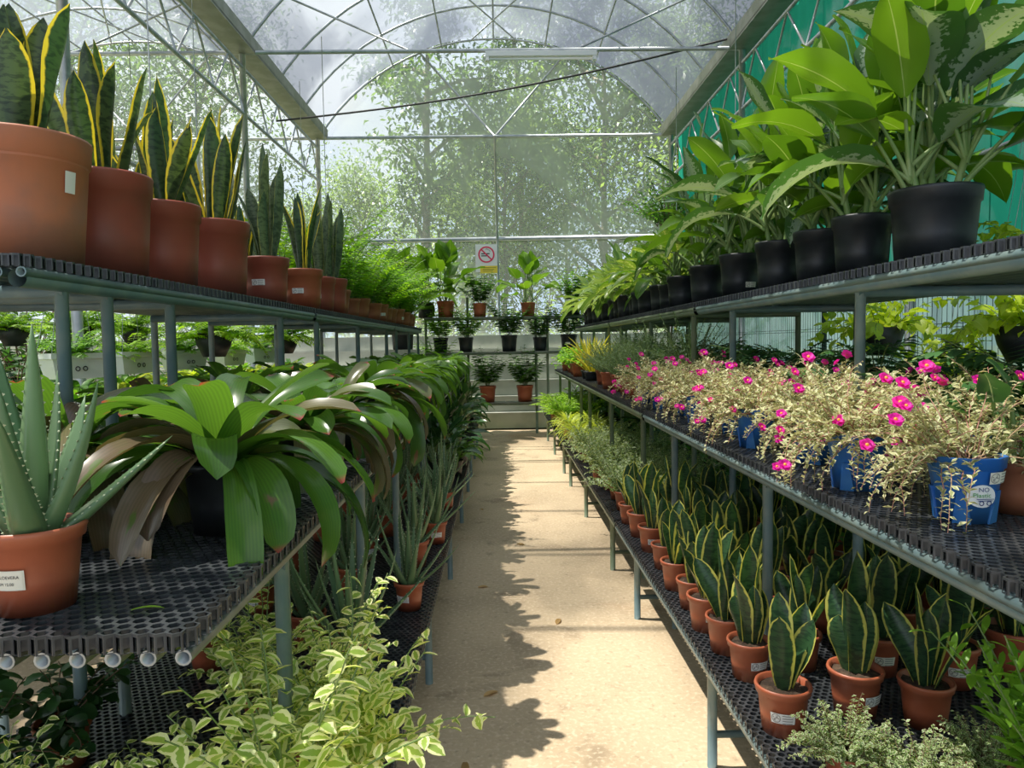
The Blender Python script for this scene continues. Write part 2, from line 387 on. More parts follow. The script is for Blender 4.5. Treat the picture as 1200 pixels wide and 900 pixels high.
def label_mesh(d, h, w, hh, zc, taper, mat, ang=0):
    """paper label bent round the pot, centred on local -Y"""
    g = G(); R0 = d / 2; n = 6
    for i in range(n + 1):
        a = -pi / 2 + (i / n - .5) * w / (R0 * .9) + ang
        for z in (zc - hh / 2, zc + hh / 2):
            r = R0 * (taper + (1 - taper) * z / h) + .0005; g.v.append((r * cos(a), r * sin(a), z))
    for i in range(n):
        g.face([2 * i, 2 * i + 2, 2 * i + 3, 2 * i + 1], [(i / n, 0), ((i + 1) / n, 0), ((i + 1) / n, 1), (i / n, 1)])
    return g.mesh('price_label', mat)
def potparts(d, h, mat, label=None, taper=.72, soil=True, lab_z=.45, seed=0):
    p = [part('pot', pot_mesh(d, h, mat, taper=taper))]
    if soil: p.append(part('soil', soil_mesh(d, h, seed=seed)))
    if label: p.append(part('price_label', label_mesh(d, h, .055 if d > .1 else .04, .024, h * lab_z, taper, label), label='printed paper price label'))
    return p
# ------------------------------------------------------------------ the setting: floor, roof, end wall, side walls
g = G(); g.box(-8.4, 2.95, -3, 10.75, -.12, 0)
struct('floor', 'sandy concrete aisle floor with rusty stains', g.mesh('floor', CONC), 'floor')
g = G(); g.box(-60, 60, 10.75, 90, -.2, -.02); g.box(2.95, 60, -6, 10.75, -.2, -.02); g.box(-60, -8.4, -6, 10.75, -.2, -.02)
struct('ground', 'bare earth and grass outside the shade house', g.mesh('ground', EARTH), 'ground')

BAYW, GZ, RISE, YB, YF = 2.75, 4.48, 1.5, 11.8, -3.0
ARCR = (BAYW ** 2 + RISE ** 2) / (2 * RISE); ARCA = math.asin(BAYW / ARCR)
def arcpt(cx, a, dr=0.): return (cx + (ARCR + dr) * sin(a), GZ + RISE - ARCR + (ARCR + dr) * cos(a))
ceil = struct('ceiling', 'arched translucent film roof on steel hoops', None, 'roof')
ARCHES = [11.8 - 1.15 * i for i in range(12)]
for cx in (0., -5.5):
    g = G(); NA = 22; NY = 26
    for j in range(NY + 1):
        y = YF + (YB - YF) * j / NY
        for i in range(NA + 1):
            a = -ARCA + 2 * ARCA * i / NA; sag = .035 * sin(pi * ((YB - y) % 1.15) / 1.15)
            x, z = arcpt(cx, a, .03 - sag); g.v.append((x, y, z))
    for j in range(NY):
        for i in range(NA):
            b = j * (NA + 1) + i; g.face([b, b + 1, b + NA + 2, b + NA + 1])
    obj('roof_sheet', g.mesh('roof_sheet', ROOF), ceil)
    g = G(); g.tube([(arcpt(cx, -ARCA + 2 * ARCA * i / 24)[0], 0, arcpt(cx, -ARCA + 2 * ARCA * i / 24)[1]) for i in range(25)], .017, 6)
    hoop = g.mesh('arch_hoop', GALV)
    for y in ARCHES: obj('arch_hoop', hoop, ceil, (0, y, 0))
    for f in (-.5, -.25, 0, .25, .5):
        x, z = arcpt(cx, ARCA * f, -.03); g = G(); g.tube([(x, YF, z), (x, YB, z)], .013, 6); obj('purlin', g.mesh('purlin', GALV), ceil)
    g = G(); g.tube([(cx - BAYW, 0, GZ), (cx + BAYW, 0, GZ)], .024, 8); tie = g.mesh('tie_bar', GALV)
    for y in (8.36, 4.92, 1.48): obj('tie_bar', tie, ceil, (0, y, 0))
    for sx in (-1, 1):   # hoop braces crossing under the crown
        x0, z0 = arcpt(cx, sx * ARCA * .34); x1, z1 = arcpt(cx, -sx * ARCA * .1)
        g = G(); g.tube([(x0, 8.4, z0 - .03), (x1, 11.7, z1 - .03)], .012, 6); obj('roof_brace', g.mesh('roof_brace', GALV), ceil)
        x2, z2 = arcpt(cx, sx * ARCA * .75)
        g = G(); g.tube([(x2, 8.4, z2 - .03), (cx + sx * .9, 8.37, GZ)], .012, 6); obj('hoop_strut', g.mesh('hoop_strut', GALV), ceil)
for gx in (-2.75, 2.75, -8.25):
    g = G(); w = .15
    g.box(gx - w, gx + w, YF, YB, GZ - .02, GZ + .01); g.box(gx - w, gx - w + .02, YF, YB, GZ, GZ + .14); g.box(gx + w - .02, gx + w, YF, YB, GZ, GZ + .14)
    obj('gutter', g.mesh('gutter', GALVD), ceil)
    if gx < -3: continue
    for z in (GZ - .16, GZ - .66):
        g = G(); g.tube([(gx, YF, z), (gx, YB, z)], .02, 8); obj('truss_chord', g.mesh('truss_chord', GALV), ceil)
    g = G(); g.tube([(gx, 0, GZ - .66), (gx, .43, GZ - .16)], .012, 6); web = g.mesh('truss_web', GALV)
    g = G(); g.tube([(gx, .43, GZ - .16), (gx, .86, GZ - .66)], .012, 6); web2 = g.mesh('truss_web', GALV)
    for i in range(13):
        y = YB - .86 * (i + 1); obj('truss_web', web, ceil, (0, y, 0)); obj('truss_web', web2, ceil, (0, y, 0))
    g = G(); g.tube([(gx, 0, 0), (gx, 0, GZ)], .035, 10); pm = g.mesh('gutter_post', GALV)
    for y in (11.75, 8.36, 4.92, 1.48): obj('gutter_post', pm, ceil, (0, y, 0))

wb = struct('wall_back', 'end wall of pale insect net on steel frame', None, 'wall')
for cx in (0., -5.5):
    g = G(); NA = 20
    for i in range(NA + 1):
        a = -ARCA + 2 * ARCA * i / NA; x, z = arcpt(cx, a); g.v += [(x, YB, 1.35), (x, YB, z)]
    for i in range(NA): g.face([2 * i, 2 * i + 2, 2 * i + 3, 2 * i + 1])
    obj('insect_net', g.mesh('insect_net', NET), wb)
    def bar(n, p, q, r, m=GALV):
        g = G(); g.tube([p, q], r, 8); return obj(n, g.mesh(n, m), wb)
    bar('rail', (cx - BAYW, YB - .03, GZ), (cx + BAYW, YB - .03, GZ), .026)
    bar('rail', (cx - BAYW, YB - .03, 2.88), (cx + BAYW, YB - .03, 2.91), .035)
    bar('post', (cx + .03, YB - .05, 0), (cx + .0, YB - .05, GZ), .022)
    for sx in (-1, 1):
        x, z = arcpt(cx, sx * ARCA * .36); bar('brace', (cx, YB - .03, GZ), (x, YB - .03, z), .017)
# stepped concrete plinth below the net
steps = struct('trim_1', 'pale concrete steps below the end net', None, 'steps')
for i in range(6):
    g = G(); g.box(-8.2, 2.9, 10.95 + i * .15, 11.95, i * .235, i * .235 + .235 - (.0 if i < 5 else .02))
    obj('step', g.mesh('step', STEP), steps)

# right side: sheet cladding, corrugated, pale below and green above
wr = struct('wall_right', 'corrugated cladding, pale teal below and green above', None, 'wall')
def corr(w, h, mat):
    g = G(); n = 32
    for i in range(n + 1):
        y = w * i / n; x = .014 * sin(2 * pi * i / 8)
        g.v += [(x, y, 0), (x, y, h)]
    for i in range(n): g.face([2 * i, 2 * i + 1, 2 * i + 3, 2 * i + 2])
    return g.mesh('panel', mat)
PW = .76
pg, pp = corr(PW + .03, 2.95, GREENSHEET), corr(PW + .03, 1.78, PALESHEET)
for i in range(20):
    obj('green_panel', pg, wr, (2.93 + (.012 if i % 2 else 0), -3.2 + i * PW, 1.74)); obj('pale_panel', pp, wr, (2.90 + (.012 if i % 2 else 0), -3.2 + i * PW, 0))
g = G(); g.tube([(2.86, -3, 1.76), (2.86, 11.8, 1.76)], .02, 8); obj('wall_rail', g.mesh('wall_rail', GALV), wr)
# far side of the neighbouring bay
wl = struct('wall_left', 'net side wall of the neighbouring bay', None, 'wall')
g = G(); g.v = [(-8.25, YF, 1.0), (-8.25, YB, 1.0), (-8.25, YB, GZ), (-8.25, YF, GZ)]; g.face([0, 1, 2, 3]); obj('insect_net', g.mesh('insect_net', NET), wl)
for y in (-2, 1.48, 4.92, 8.36, 11.7):
    g = G(); g.tube([(-8.2, y, 0), (-8.2, y, GZ)], .035, 8); obj('post', g.mesh('post', GALV), wl)
g = G(); g.box(-8.3, -8.2, YF, YB, 0, 1.0); obj('low_wall', g.mesh('low_wall', GALVD), wl)

# welded wire fence behind the plants
fence = thing('wire_fence', 'dark green welded wire fence in front of the pale teal sheeting', 'fence')
for i in range(4):
    g = G(); y0 = 1.2 + i * 2.4
    for k in range(48): y = y0 + k * .05; g.tube([(2.62, y, .05), (2.62, y, 1.72)], .0022, 4, cap=False)
    for z in (.1, .12, .5, .52, .95, .97, 1.32, 1.34, 1.66, 1.68): g.tube([(2.624, y0, z), (2.624, y0 + 2.36, z)], .0022, 4, cap=False)
    obj('wire_mesh', g.mesh('wire_mesh', WIRE), fence, kind='stuff')
    g = G(); g.tube([(2.64, y0 - .02, 0), (2.64, y0 - .02, 1.8)], .022, 8); obj('fence_post', g.mesh('fence_post', WIRE), fence)

# hanging tube light under the tie bar
tl = thing('tube_light', 'white fluorescent batten hung under the roof tie bar', 'lamp', (.52, 8.33, 4.40))
g = G(); g.box(-.61, .61, -.03, .03, 0, .05); obj('housing', g.mesh('housing', LAMPW), tl)
g = G(); g.tube([(-.57, 0, -.025), (.57, 0, -.025)], .014, 10); obj('tube', g.mesh('tube', WHITE), tl)
for sx in (-1, 1):
    g = G(); g.box(sx * .59 - .02, sx * .59 + .02, -.025, .025, -.045, .0); obj('end_cap', g.mesh('end_cap', LAMPW), tl)
g = G(); P = [Vector((-2.7, 9.4, 4.05)).lerp(Vector((2.7, 8.4, 4.62)), t / 12) - Vector((0, 0, .12 * sin(pi * t / 12))) for t in range(13)]
g.tube(P, .012, 6); tag(obj('power_cable', g.mesh('power_cable', CABLE)), 'dark cable slung across the bay below the roof hoops', 'cable')

# no smoking sign on the net
sg = thing('no_smoking_sign', 'white no smoking sign with yellow strip on the end net', 'sign', (-.165, 11.72, 2.36))
g = G(); g.box(-.17, .17, 0, .006, 0.02, .45); obj('plate', g.mesh('plate', WHITE), sg)
g = G(); g.box(-.10, .17, -.004, 0, 0, .115); obj('yellow_strip', g.mesh('yellow_strip', YEL), sg)
g = G(); nr = 40
for k in range(nr):
    a = 2 * pi * k / nr
    for r in (.105, .128): g.v.append((r * cos(a), -.004, .29 + r * sin(a)))
for k in range(nr): k2 = (k + 1) % nr; g.face([2 * k, 2 * k2, 2 * k2 + 1, 2 * k + 1])
for s_ in (0,):
    b = len(g.v); c, s2 = cos(-pi / 4), sin(-pi / 4)
    for (x, z) in ((-.11, -.011), (.11, -.011), (.11, .011), (-.11, .011)): g.v.append((x * c - z * s2, -.005, .29 + x * s2 + z * c))
    g.face([b, b + 1, b + 2, b + 3])
obj('prohibition_ring', g.mesh('prohibition_ring', RED), sg)
g = G(); g.box(-.08, -.02, -.0045, -.001, .295, .312); g.box(.0, .05, -.0045, -.001, .295, .312); g.box(-.08, .01, -.0045, -.001, .262, .278)
g.tube([(.0, -.003, .36), (-.01, -.003, .375), (.015, -.003, .385), (.02, -.003, .365), (.045, -.003, .36), (.06, -.003, .33)], .003, 5)
for q in range(3): g.box(-.06, .15 - .03 * q, -.006, -.004, .085 - q * .027, .09 - q * .027)
obj('cigarette_symbol', g.mesh('cigarette_symbol', INK), sg)

# ------------------------------------------------------------------ tiered plant benches
def grating(w, l, pitch=.0205, wall=.0028, t=.024):
    """honeycomb plastic panel, x 0..w, y 0..l, top at z 0"""
    g = G(); nx = round(w / pitch); pitch = w / nx; ny = round(l / (pitch * .866)); py = l / ny; R = pitch / math.sqrt(3)
    for j in range(ny):
        for i in range(nx):
            cx = (i + .25 + (.5 if j % 2 else 0)) * pitch; cy = (j + .5) * py
            b = len(g.v); inn = R - wall * 1.15
            for zz in (0, -t):
                for rr in (R * 1.0, inn):
                    for k in range(6):
                        a = pi / 6 + k * pi / 3; g.v.append((cx + rr * cos(a), cy + rr * sin(a) * py / (pitch * .866), zz))
            open_ = set(([2, 1, 3] if i == 0 else []) + ([5, 0, 4] if i == nx - 1 else []) + ([3, 4] if j == 0 else []) + ([0, 1] if j == ny - 1 else []))
            for k in range(6):
                k2 = (k + 1) % 6
                g.face([b + k, b + k2, b + 6 + k2, b + 6 + k], None, 0, False)
                g.face([b + 12 + k, b + 18 + k, b + 18 + k2, b + 12 + k2], None, 0, False)
                if k not in open_: g.face([b + 6 + k, b + 6 + k2, b + 18 + k2, b + 18 + k], None, 0, False)
                else:   # border cells are cut open: a fin at either side, a strip along the top
                    A, B = Vector(g.v[b + k]), Vector(g.v[b + k2]); dz = Vector((0, 0, -t))
                    for (f0, f1, h) in ((0, .2, 1), (.8, 1, 1), (.2, .8, .16)):
                        c = len(g.v); p, q = A.lerp(B, f0), A.lerp(B, f1); g.v += [p[:], q[:], (q + dz * h)[:], (p + dz * h)[:]]; g.face([c, c + 3, c + 2, c + 1], None, 0, False)
    return g.mesh('grating_panel', GRATE)
GRW, GRL = .31, .58
GRATING = grating(GRW, GRL)

def bench(side, label, y0, npan, tiers, legs, mat, stretch=True):
    """side -1 or 1; tiers: (front x, panels across, top z, y start offset, support tube spacing)"""
    t = thing('tiered_bench', label, 'bench', (side * abs(tiers[0][0]), y0, 0), group='tiered plant benches')
    ox, oy = side * abs(tiers[0][0]), y0
    L = npan * GRL
    for ti, (xf, nac, z, npo, sp) in enumerate(tiers):
        ys = y0 - npo * GRL; ye = y0 + L
        for a in range(nac):
            for k in range(npan + npo):
                x = xf + side * a * GRW; x0 = x if side > 0 else x - GRW
                obj('grating_panel', GRATING, t, (x0 - ox, ys + k * GRL - oy, z))
        zt = z - .024
        n = int(nac * GRW / sp)
        tg = G(); tg.tube([(0, ys + .01, 0), (0, ye - .005, 0)], .0105, 12, hollow=True); tg.tube([(0, ys + .01, 0), (0, ye - .005, 0)], .0078, 12, hollow=True)
        for k in range(12): tg.face([k, (k + 1) % 12, 24 + (k + 1) % 12, 24 + k], None, 0, False)
        tm = tg.mesh('support_tube', GALV if (side < 0 and ti == 1) else mat)
        for k in range(n + 1):
            x = xf + side * (.008 + k * (nac * GRW - .016) / n)
            obj('support_tube', tm, t, (x - ox, -oy, zt - .011))
        rl = G().tube([(0, ys + .02, 0), (0, ye - .01, 0)], .019, 12, hollow=True).mesh('front_rail', mat)
        if ti != 1 or side > 0: obj('front_rail', rl, t, (xf + side * .022 - ox, -oy, zt - .022))
        xb = xf + side * (nac * GRW - .03)
        cb = G().tube([(xf + side * .02, 0, 0), (xb, 0, 0)], .016, 8).mesh('crossbar', mat)
        for y in legs[ti]: obj('crossbar', cb, t, (-ox, y - oy, zt - .038))
        lg = G().tube([(0, 0, 0), (0, 0, zt - .03)], .0145, 10).mesh('leg', mat)
        for y in legs[ti]:
            obj('leg', lg, t, (xf + side * .03 - ox, y - oy, 0)); obj('leg', lg, t, (xb - ox, y + .02 - oy, 0))
        if ti == 0 and stretch:
            st = G().tube([(xf + side * .03, 0, .1), (xb, 0, .1)], .011, 8).mesh('stretcher', mat)
            for y in legs[0]: obj('stretcher', st, t, (-ox, y - oy, 0))
    return t
ZB, ZM, ZT = .35, .92, 1.46
RT = lambda n0: [(.585, 3, ZB, n0, .1), (.73, 2, ZM, n0, .1), (1.0, 2, ZT, n0, .052)]
bench(1, 'blue grey tiered bench with honeycomb shelves, nearest one along the green wall', .85, 5, RT(0), [(1.0, 2.13, 3.32), (1.0, 2.08, 3.2), (.98, 2.1, 3.25)], PIPE)
bench(1, 'green grey tiered bench along the green wall, between its two neighbours', 3.78, 5, RT(0), [(4.05, 5.3, 6.45), (3.9, 5.0, 6.2), (3.9, 5.0, 6.2)], PIPEG)
bench(1, 'farthest green grey tiered bench along the green wall, by the end net', 6.71, 5, RT(0), [(7.1, 8.3, 9.45), (6.85, 8.0, 9.2), (6.9, 8.0, 9.2)], PIPEG)
bench(-1, 'dark tiered bench of orange pots opposite the green wall, nearest to camera', .90, 5, [(-.25, 3, ZB, 1, .1), (-.39, 3, ZM, 0, .0435), (-.93, 2, ZT, -1, .045)],
      [(1.25, 2.72), (1.4, 2.2, 2.95), (1.66, 1.85, 2.2, 3.3)], PIPE)
bench(-1, 'tiered bench opposite the green wall, between its two neighbours', 3.83, 5, [(-.25, 3, ZB, 0, .1), (-.39, 3, ZM, 0, .1), (-.93, 2, ZT, 0, .052)], [(3.95, 5.2, 6.3), (4.0, 5.1, 6.3), (3.95, 5.1, 6.4)], PIPE)
bench(-1, 'farthest tiered bench opposite the green wall, by the end net', 6.76, 4, [(-.25, 3, ZB, 0, .1), (-.39, 3, ZM, 0, .1), (-.93, 2, ZT, 0, .052)], [(7.0, 8.1, 9.0), (7.0, 8.0, 8.9), (7.0, 8.0, 8.9)], PIPE)
# ------------------------------------------------------------------ plant templates
def leafset(specs, mats, joined=False, name='leaf'):
    if joined:
        g = G()
        for s_ in specs: g.blade(**s_)
        return [part('leaves', g.mesh('leaves', *mats), kind='stuff')]
    out = []
    for s_ in specs:
        g = G(); s_ = dict(s_); mt = s_.pop('mat', None); g.blade(**s_)
        out.append(part(name, g.mesh(name, *((mt,) if mt else mats))))
    return out
GA = 2.39996

def t_snake(seed, n, Lr, W, mat, d, h, pm, label=None, lean=(62, 86), joined=False, taper=.72, spread=.2):
    r = random.Random(seed); sp = []
    for i in range(n):
        az = i * GA + r.uniform(-.4, .4); q = i / max(1, n - 1); rad0 = d * spread * (.35 + .65 * (1 - q))
        e0 = r.uniform(*lean) if q < .7 else r.uniform(80, 92); L = r.uniform(*Lr) * (.62 + .38 * q if i else .8)
        sp.append(dict(base=(rad0 * cos(az), rad0 * sin(az), h * .84), az=az, el0=e0, el1=e0 + r.uniform(-20, 18), L=L, W=W * r.uniform(.8, 1.08), prof=SNAKEP,
                       n=9, m=4, cup=r.uniform(.16, .3), twist=r.uniform(-1.0, 1.0), roll=r.uniform(-.5, .5), k=1.3, wave=.04, ph=r.uniform(0, 6)))
    return potparts(d, h, pm, label, taper, seed=seed) + leafset(sp, (mat,), joined)

def aloe_leaf(g, base, az, el0, el1, L, W, k=1.4, n=9, teeth=14):
    p = Vector(base); b = len(g.v); sec = [(-1, .05), (-.55, -.28), (0, -.4), (.55, -.28), (1, .05), (.5, .1), (0, .06), (-.5, .1)]; m = len(sec); tp = 0; edge = []
    for i in range(n + 1):
        t = i / n; w = W * (1 - t) ** .75 * (1 - .12 * math.exp(-t * 12)) + .001; el = rad(el0 + (el1 - el0) * t ** k)
        d = Vector((cos(el) * cos(az), cos(el) * sin(az), sin(el))); sd = Vector((-sin(az), cos(az), 0)); nn = d.cross(sd)
        p = p + d * (L * (t - tp)); tp = t
        for (a, c) in sec: g.v.append((p + sd * (a * w * .5) + nn * (c * w * .75))[:])
        edge.append((p.copy(), sd, d, w, nn))
    for i in range(n):
        for j in range(m):
            j2 = (j + 1) % m
            g.face([b + i * m + j, b + i * m + j2, b + (i + 1) * m + j2, b + (i + 1) * m + j], [(j / m, i / n), ((j + 1) / m, i / n), ((j + 1) / m, (i + 1) / n), (j / m, (i + 1) / n)])
    g.face([b + n * m + j for j in range(m)])
    for q in range(teeth):
        f = .06 + .86 * q / max(1, teeth - 1); i = min(n - 1, int(f * n)); u = f * n - i
        P = edge[i][0].lerp(edge[i + 1][0], u); w = edge[i][3] * (1 - u) + edge[i + 1][3] * u; _, sd, d, _, nn = edge[i]
        for s_ in (-1, 1):
            c = P + sd * (s_ * w * .49) + nn * (.04 * w); v0 = len(g.v); sz = .0023
            g.v += [(c - d * sz)[:], (c + d * sz)[:], (c + nn * sz * .7)[:], (c + sd * (s_ * sz * 1.6) + d * sz * .4)[:]]
            g.face([v0, v0 + 1, v0 + 3], None, 1, False); g.face([v0 + 1, v0 + 2, v0 + 3], None, 1, False); g.face([v0 + 2, v0, v0 + 3], None, 1, False)

def t_aloe(seed, n, L, W, d, h, pm, label=None, teeth=12, droop=False):
    r = random.Random(seed); out = potparts(d, h, pm, label, seed=seed)
    for i in range(n):
        az = i * GA + r.uniform(-.25, .25); q = i / (n - 1); e0 = 40 + 42 * q + r.uniform(-6, 6); g = G()
        aloe_leaf(g, (d * .17 * (1 - q) * cos(az), d * .17 * (1 - q) * sin(az), h * .82), az, e0, e0 + r.uniform(2, 24) * (1 - q * .6), L * r.uniform(.72, 1.05) * (.8 + .2 * q), W * r.uniform(.85, 1.1), teeth=teeth)
        out.append(part('leaf', g.mesh('leaf', ALOE, TOOTH)))
    return out

def t_brom(seed, n, L, W, mat, mat2, d=.15, h=.13, joined=False, fm=None):
    r = random.Random(seed); sp = []
    for i in range(n):
        az = i * GA + r.uniform(-.25, .25); q = i / (n - 1)
        e0 = 26 + 54 * q + r.uniform(-8, 8); e1 = -105 + 120 * q ** 1.3 + r.uniform(-22, 18)
        s_ = dict(base=(.025 * cos(az), .025 * sin(az), h * .9 + .02 * q), az=az, el0=e0, el1=e1, L=L * r.uniform(.8, 1.1) * (1.08 - .43 * q), W=W * r.uniform(.85, 1.15), prof=STRAP,
                  n=11 if not joined else 6, m=4 if not joined else 2, cup=.16, twist=r.uniform(-.5, .5), k=.95, wave=.05, ph=r.uniform(0, 6), azbend=r.uniform(-.25, .25))
        if not joined: s_['mat'] = mat2 if (mat2 and r.random() < .3) else mat
        sp.append(s_)
    return potparts(d, h, BLACKPOT, seed=seed) + leafset(sp, (fm or mat,), joined)

def petleaf(g, base, az, pl, pe0, pe1, L, W, prof, e1, pr=.006, n=9, m=6, cup=.12, wave=.1, ph=0., twist=0., k=1.1):
    """a stalk and the blade at its end (material 0 blade, 1 stalk)"""
    P = Vector(base); pts = [P]; ns = 5
    for i in range(ns):
        el = rad(pe0 + (pe1 - pe0) * (i + .5) / ns); P = P + Vector((cos(el) * cos(az), cos(el) * sin(az), sin(el))) * (pl / ns); pts.append(P)
    g.tube(pts, [pr * (1.25 - .6 * i / ns) for i in range(ns + 1)], 6, 1)
    g.blade(P, az, pe1 - 6, e1, L, W, prof, n, m, cup, twist, k, 0, wave, ph)

def t_dief(seed, n, Lr, Wf, plr, d, h, pm, mats, label=None, joined=False, prof=OVATE, nstalk=3, stalk=.12, up=0):
    r = random.Random(seed); out = potparts(d, h, pm, label, taper=.8, seed=seed, lab_z=.3)
    gj = G(); bases = []
    for s_ in range(nstalk):
        a = s_ * 2.2 + r.uniform(0, 1); sh = stalk * r.uniform(.6, 1.2); x, y = d * .18 * cos(a), d * .18 * sin(a); q = (x * 1.7, y * 1.7, h * .84 + sh)
        g = gj if joined else G(); g.tube([(x, y, h * .8), ((x + q[0]) / 2, (y + q[1]) / 2, h * .84 + sh * .5), q], [.012, .010, .009], 7, 1 if joined else 0)
        if not joined: out.append(part('stalk', g.mesh('stalk', STEMG)))
        bases.append(q)
    for i in range(n):
        az = i * GA + r.uniform(-.3, .3); q = i / (n - 1); b = bases[i % nstalk]; bz = b[2] - stalk * .9 * (1 - q) * r.random()
        L = r.uniform(*Lr) * (1.08 - .25 * q); pe0 = 42 + 46 * q + r.uniform(-6, 6); pe1 = 18 + 66 * q + r.uniform(-10, 10) + up; e1 = -55 + 115 * q + r.uniform(-22, 22) + up * .5
        g = gj if joined else G()
        petleaf(g, (b[0], b[1], bz), az, plr[0] + (plr[1] - plr[0]) * (.25 * r.random() + .75 * q), pe0, pe1, L, L * Wf * r.uniform(.85, 1.1), prof, e1, n=9 if not joined else 5, m=6 if not joined else 2, wave=.06, ph=r.uniform(0, 6), twist=r.uniform(-.5, .5), cup=r.uniform(.08, .2))
        if not joined: out.append(part('leaf', g.mesh('leaf', mats[0] if r.random() < .62 or len(mats) < 2 else mats[1], STEMG)))
    if joined: out.append(part('leaves', gj.mesh('leaves', mats[0], STEMG), kind='stuff'))
    return out

def bush(seed, mat, smat, nst, slen, nleaf, L, W, prof=SMALL, el=(35, 85), droop=40, z0=0., n=3, m=2, base_r=.02, sr=.0018, cup=.12, le=(-25, 45), start=.12, wander=.5, azr=(0, 6.2832)):
    r = random.Random(seed); g = G(); gs = G(); tips = []
    for s_ in range(nst):
        az = r.uniform(*azr); e = r.uniform(*el); ln = slen * r.uniform(.6, 1.1); P = Vector((base_r * cos(az) * r.random(), base_r * sin(az) * r.random(), z0)); pts = [P]; ns = 7; aa = az
        for i in range(ns):
            ee = rad(e - droop * ((i + .5) / ns) ** 1.3 * (1.2 - e / 120)); aa += r.uniform(-wander, wander) * .4
            P = P + Vector((cos(ee) * cos(aa), cos(ee) * sin(aa), sin(ee))) * (ln / ns); pts.append(P)
        gs.tube(pts, [sr * (1.4 - .8 * i / ns) for i in range(ns + 1)], 4, cap=False); tips.append(pts[-1])
        for q in range(nleaf):
            f = start + (1 - start) * (q + .5 * r.random()) / nleaf; i = min(ns - 1, int(f * ns)); B = pts[i].lerp(pts[i + 1], f * ns - i); sz = r.uniform(.65, 1.15) * (1.1 - .35 * f)
            e0 = r.uniform(*le); g.blade(B, aa + (1.3 if q % 2 else -1.3) + r.uniform(-.9, .9), e0, e0 - r.uniform(5, 45), L * sz, W * sz, prof, n, m, cup, r.uniform(-.5, .5), 1., roll=r.uniform(-.6, .6))
    return g.mesh('foliage', mat), gs.mesh('stems', smat), tips

def bushparts(*a, **k):
    f, s_, tips = bush(*a, **k)
    return [part('foliage', f, kind='stuff'), part('stems', s_, kind='stuff')]

def frondmesh(seed, mat, nfr, L, z0, nlf=16, ll=.07, lw=.018, el=(40, 85), tipel=(-50, 10), smat=None):
    r = random.Random(seed); g = G()
    for s_ in range(nfr):
        az = s_ * GA + r.uniform(-.4, .4); e0 = r.uniform(*el); e1 = r.uniform(*tipel); ln = L * r.uniform(.65, 1.1); P = Vector((.01 * cos(az), .01 * sin(az), z0)); pts = [P]
        for i in range(nlf):
            e = rad(e0 + (e1 - e0) * ((i + .5) / nlf) ** 1.3); P = P + Vector((cos(e) * cos(az), cos(e) * sin(az), sin(e))) * (ln / nlf); pts.append(P)
        g.tube(pts[::3] + [pts[-1]], .0022, 3, 1, cap=False)
        for i in range(2, nlf + 1):
            f = i / nlf; w = ll * (sin(pi * min(1, .18 + f * .86)) ** .7 + .08); e = math.degrees(math.asin(max(-1, min(1, (pts[i] - pts[i - 1]).normalized().z))))
            for sd in (-1, 1):
                g.blade(pts[i], az + sd * r.uniform(.95, 1.25), e * .3 + r.uniform(-10, 12), e * .3 - 30, w, lw, NARROW, 2, 1, 0, roll=r.uniform(-.3, .3))
    return g.mesh('fronds', mat, smat or STEMG)

def strapmesh(seed, mat, n, L, W, z0, el=(45, 85), e1=(-40, 40), m=1, nn=5):
    r = random.Random(seed); g = G()
    for i in range(n):
        az = i * GA + r.uniform(-.4, .4); g.blade((.012 * cos(az), .012 * sin(az), z0), az, r.uniform(*el), r.uniform(*e1), L * r.uniform(.6, 1.1), W, LANCE, nn, m, .1, r.uniform(-.4, .4), 1.2)
    return g.mesh('leaves', mat)

# small row helper -------------------------------------------------
CNT = [0]
def rown(tpls, name, cat, desc, row, pts, group, sc=1., jr=.35, jz=.08, seed=1, z=None):
    """a row of potted plants, nearest first; labels count from the camera"""
    r = random.Random(seed); out = []
    for i, (x, y) in enumerate(pts):
        lb = f'{desc}, {nth(i)} in {row}' if len(pts) > 1 else f'{desc}, {row}'
        out.append(place(tpls[(i * 7 + seed) % len(tpls)], name, lb, cat, (x, y, z), r.uniform(-jr, jr), sc * (1 + r.uniform(-jz, jz)), group))
    return out
def line(x, y0, y1, n, seed=0, jx=.02, jy=.03):
    r = random.Random(seed)
    return [(x + r.uniform(-jx, jx), y0 + (y1 - y0) * i / max(1, n - 1) + r.uniform(-jy, jy)) for i in range(n)]

# ------------------------------------------------------------------ bench opposite the green wall: top tier
BS = [t_snake(100 + i, [8, 9, 9][i], [(.34, .46), (.38, .52), (.42, .62)][i], .08, SNAKE_BIG, .27, .29, [TERRA_RED, TERRA_RED, TERRA_RED][i], taper=.82, spread=.22, lean=(62, 84)) for i in range(3)]
B1 = t_snake(120, 7, (.36, .5), .085, SNAKE_BIG, .31, .31, TERRA_OLD, None, taper=.8, spread=.13, lean=(74, 86))
B1.append(part('price_label', label_mesh(.31, .31, .028, .05, .2, .8, PAPER, .95), label='small white sticker'))
GS = 'snake plants on the top tier of the orange pot bench'
place(B1, 'snake_plant', 'snake plant in large weathered orange pot at the near end of the top tier', 'plant', (-1.135, 1.82, ZT), .35, 1., GS)
place(BS[0], 'snake_plant', 'yellow edged snake plant in red pot, next to the large weathered orange pot', 'plant', (-1.125, 2.16, ZT), .2, 1.03, GS)
place(BS[1], 'snake_plant', 'broad leaved snake plant in dull red pot, third pot along the top tier', 'plant', (-1.125, 2.53, ZT), 1.2, .98, GS)
place(BS[2], 'snake_plant', 'yellow edged snake plant in dull red pot, fourth pot along the top tier', 'plant', (-1.125, 3.0, ZT), .5, 1.04, GS)
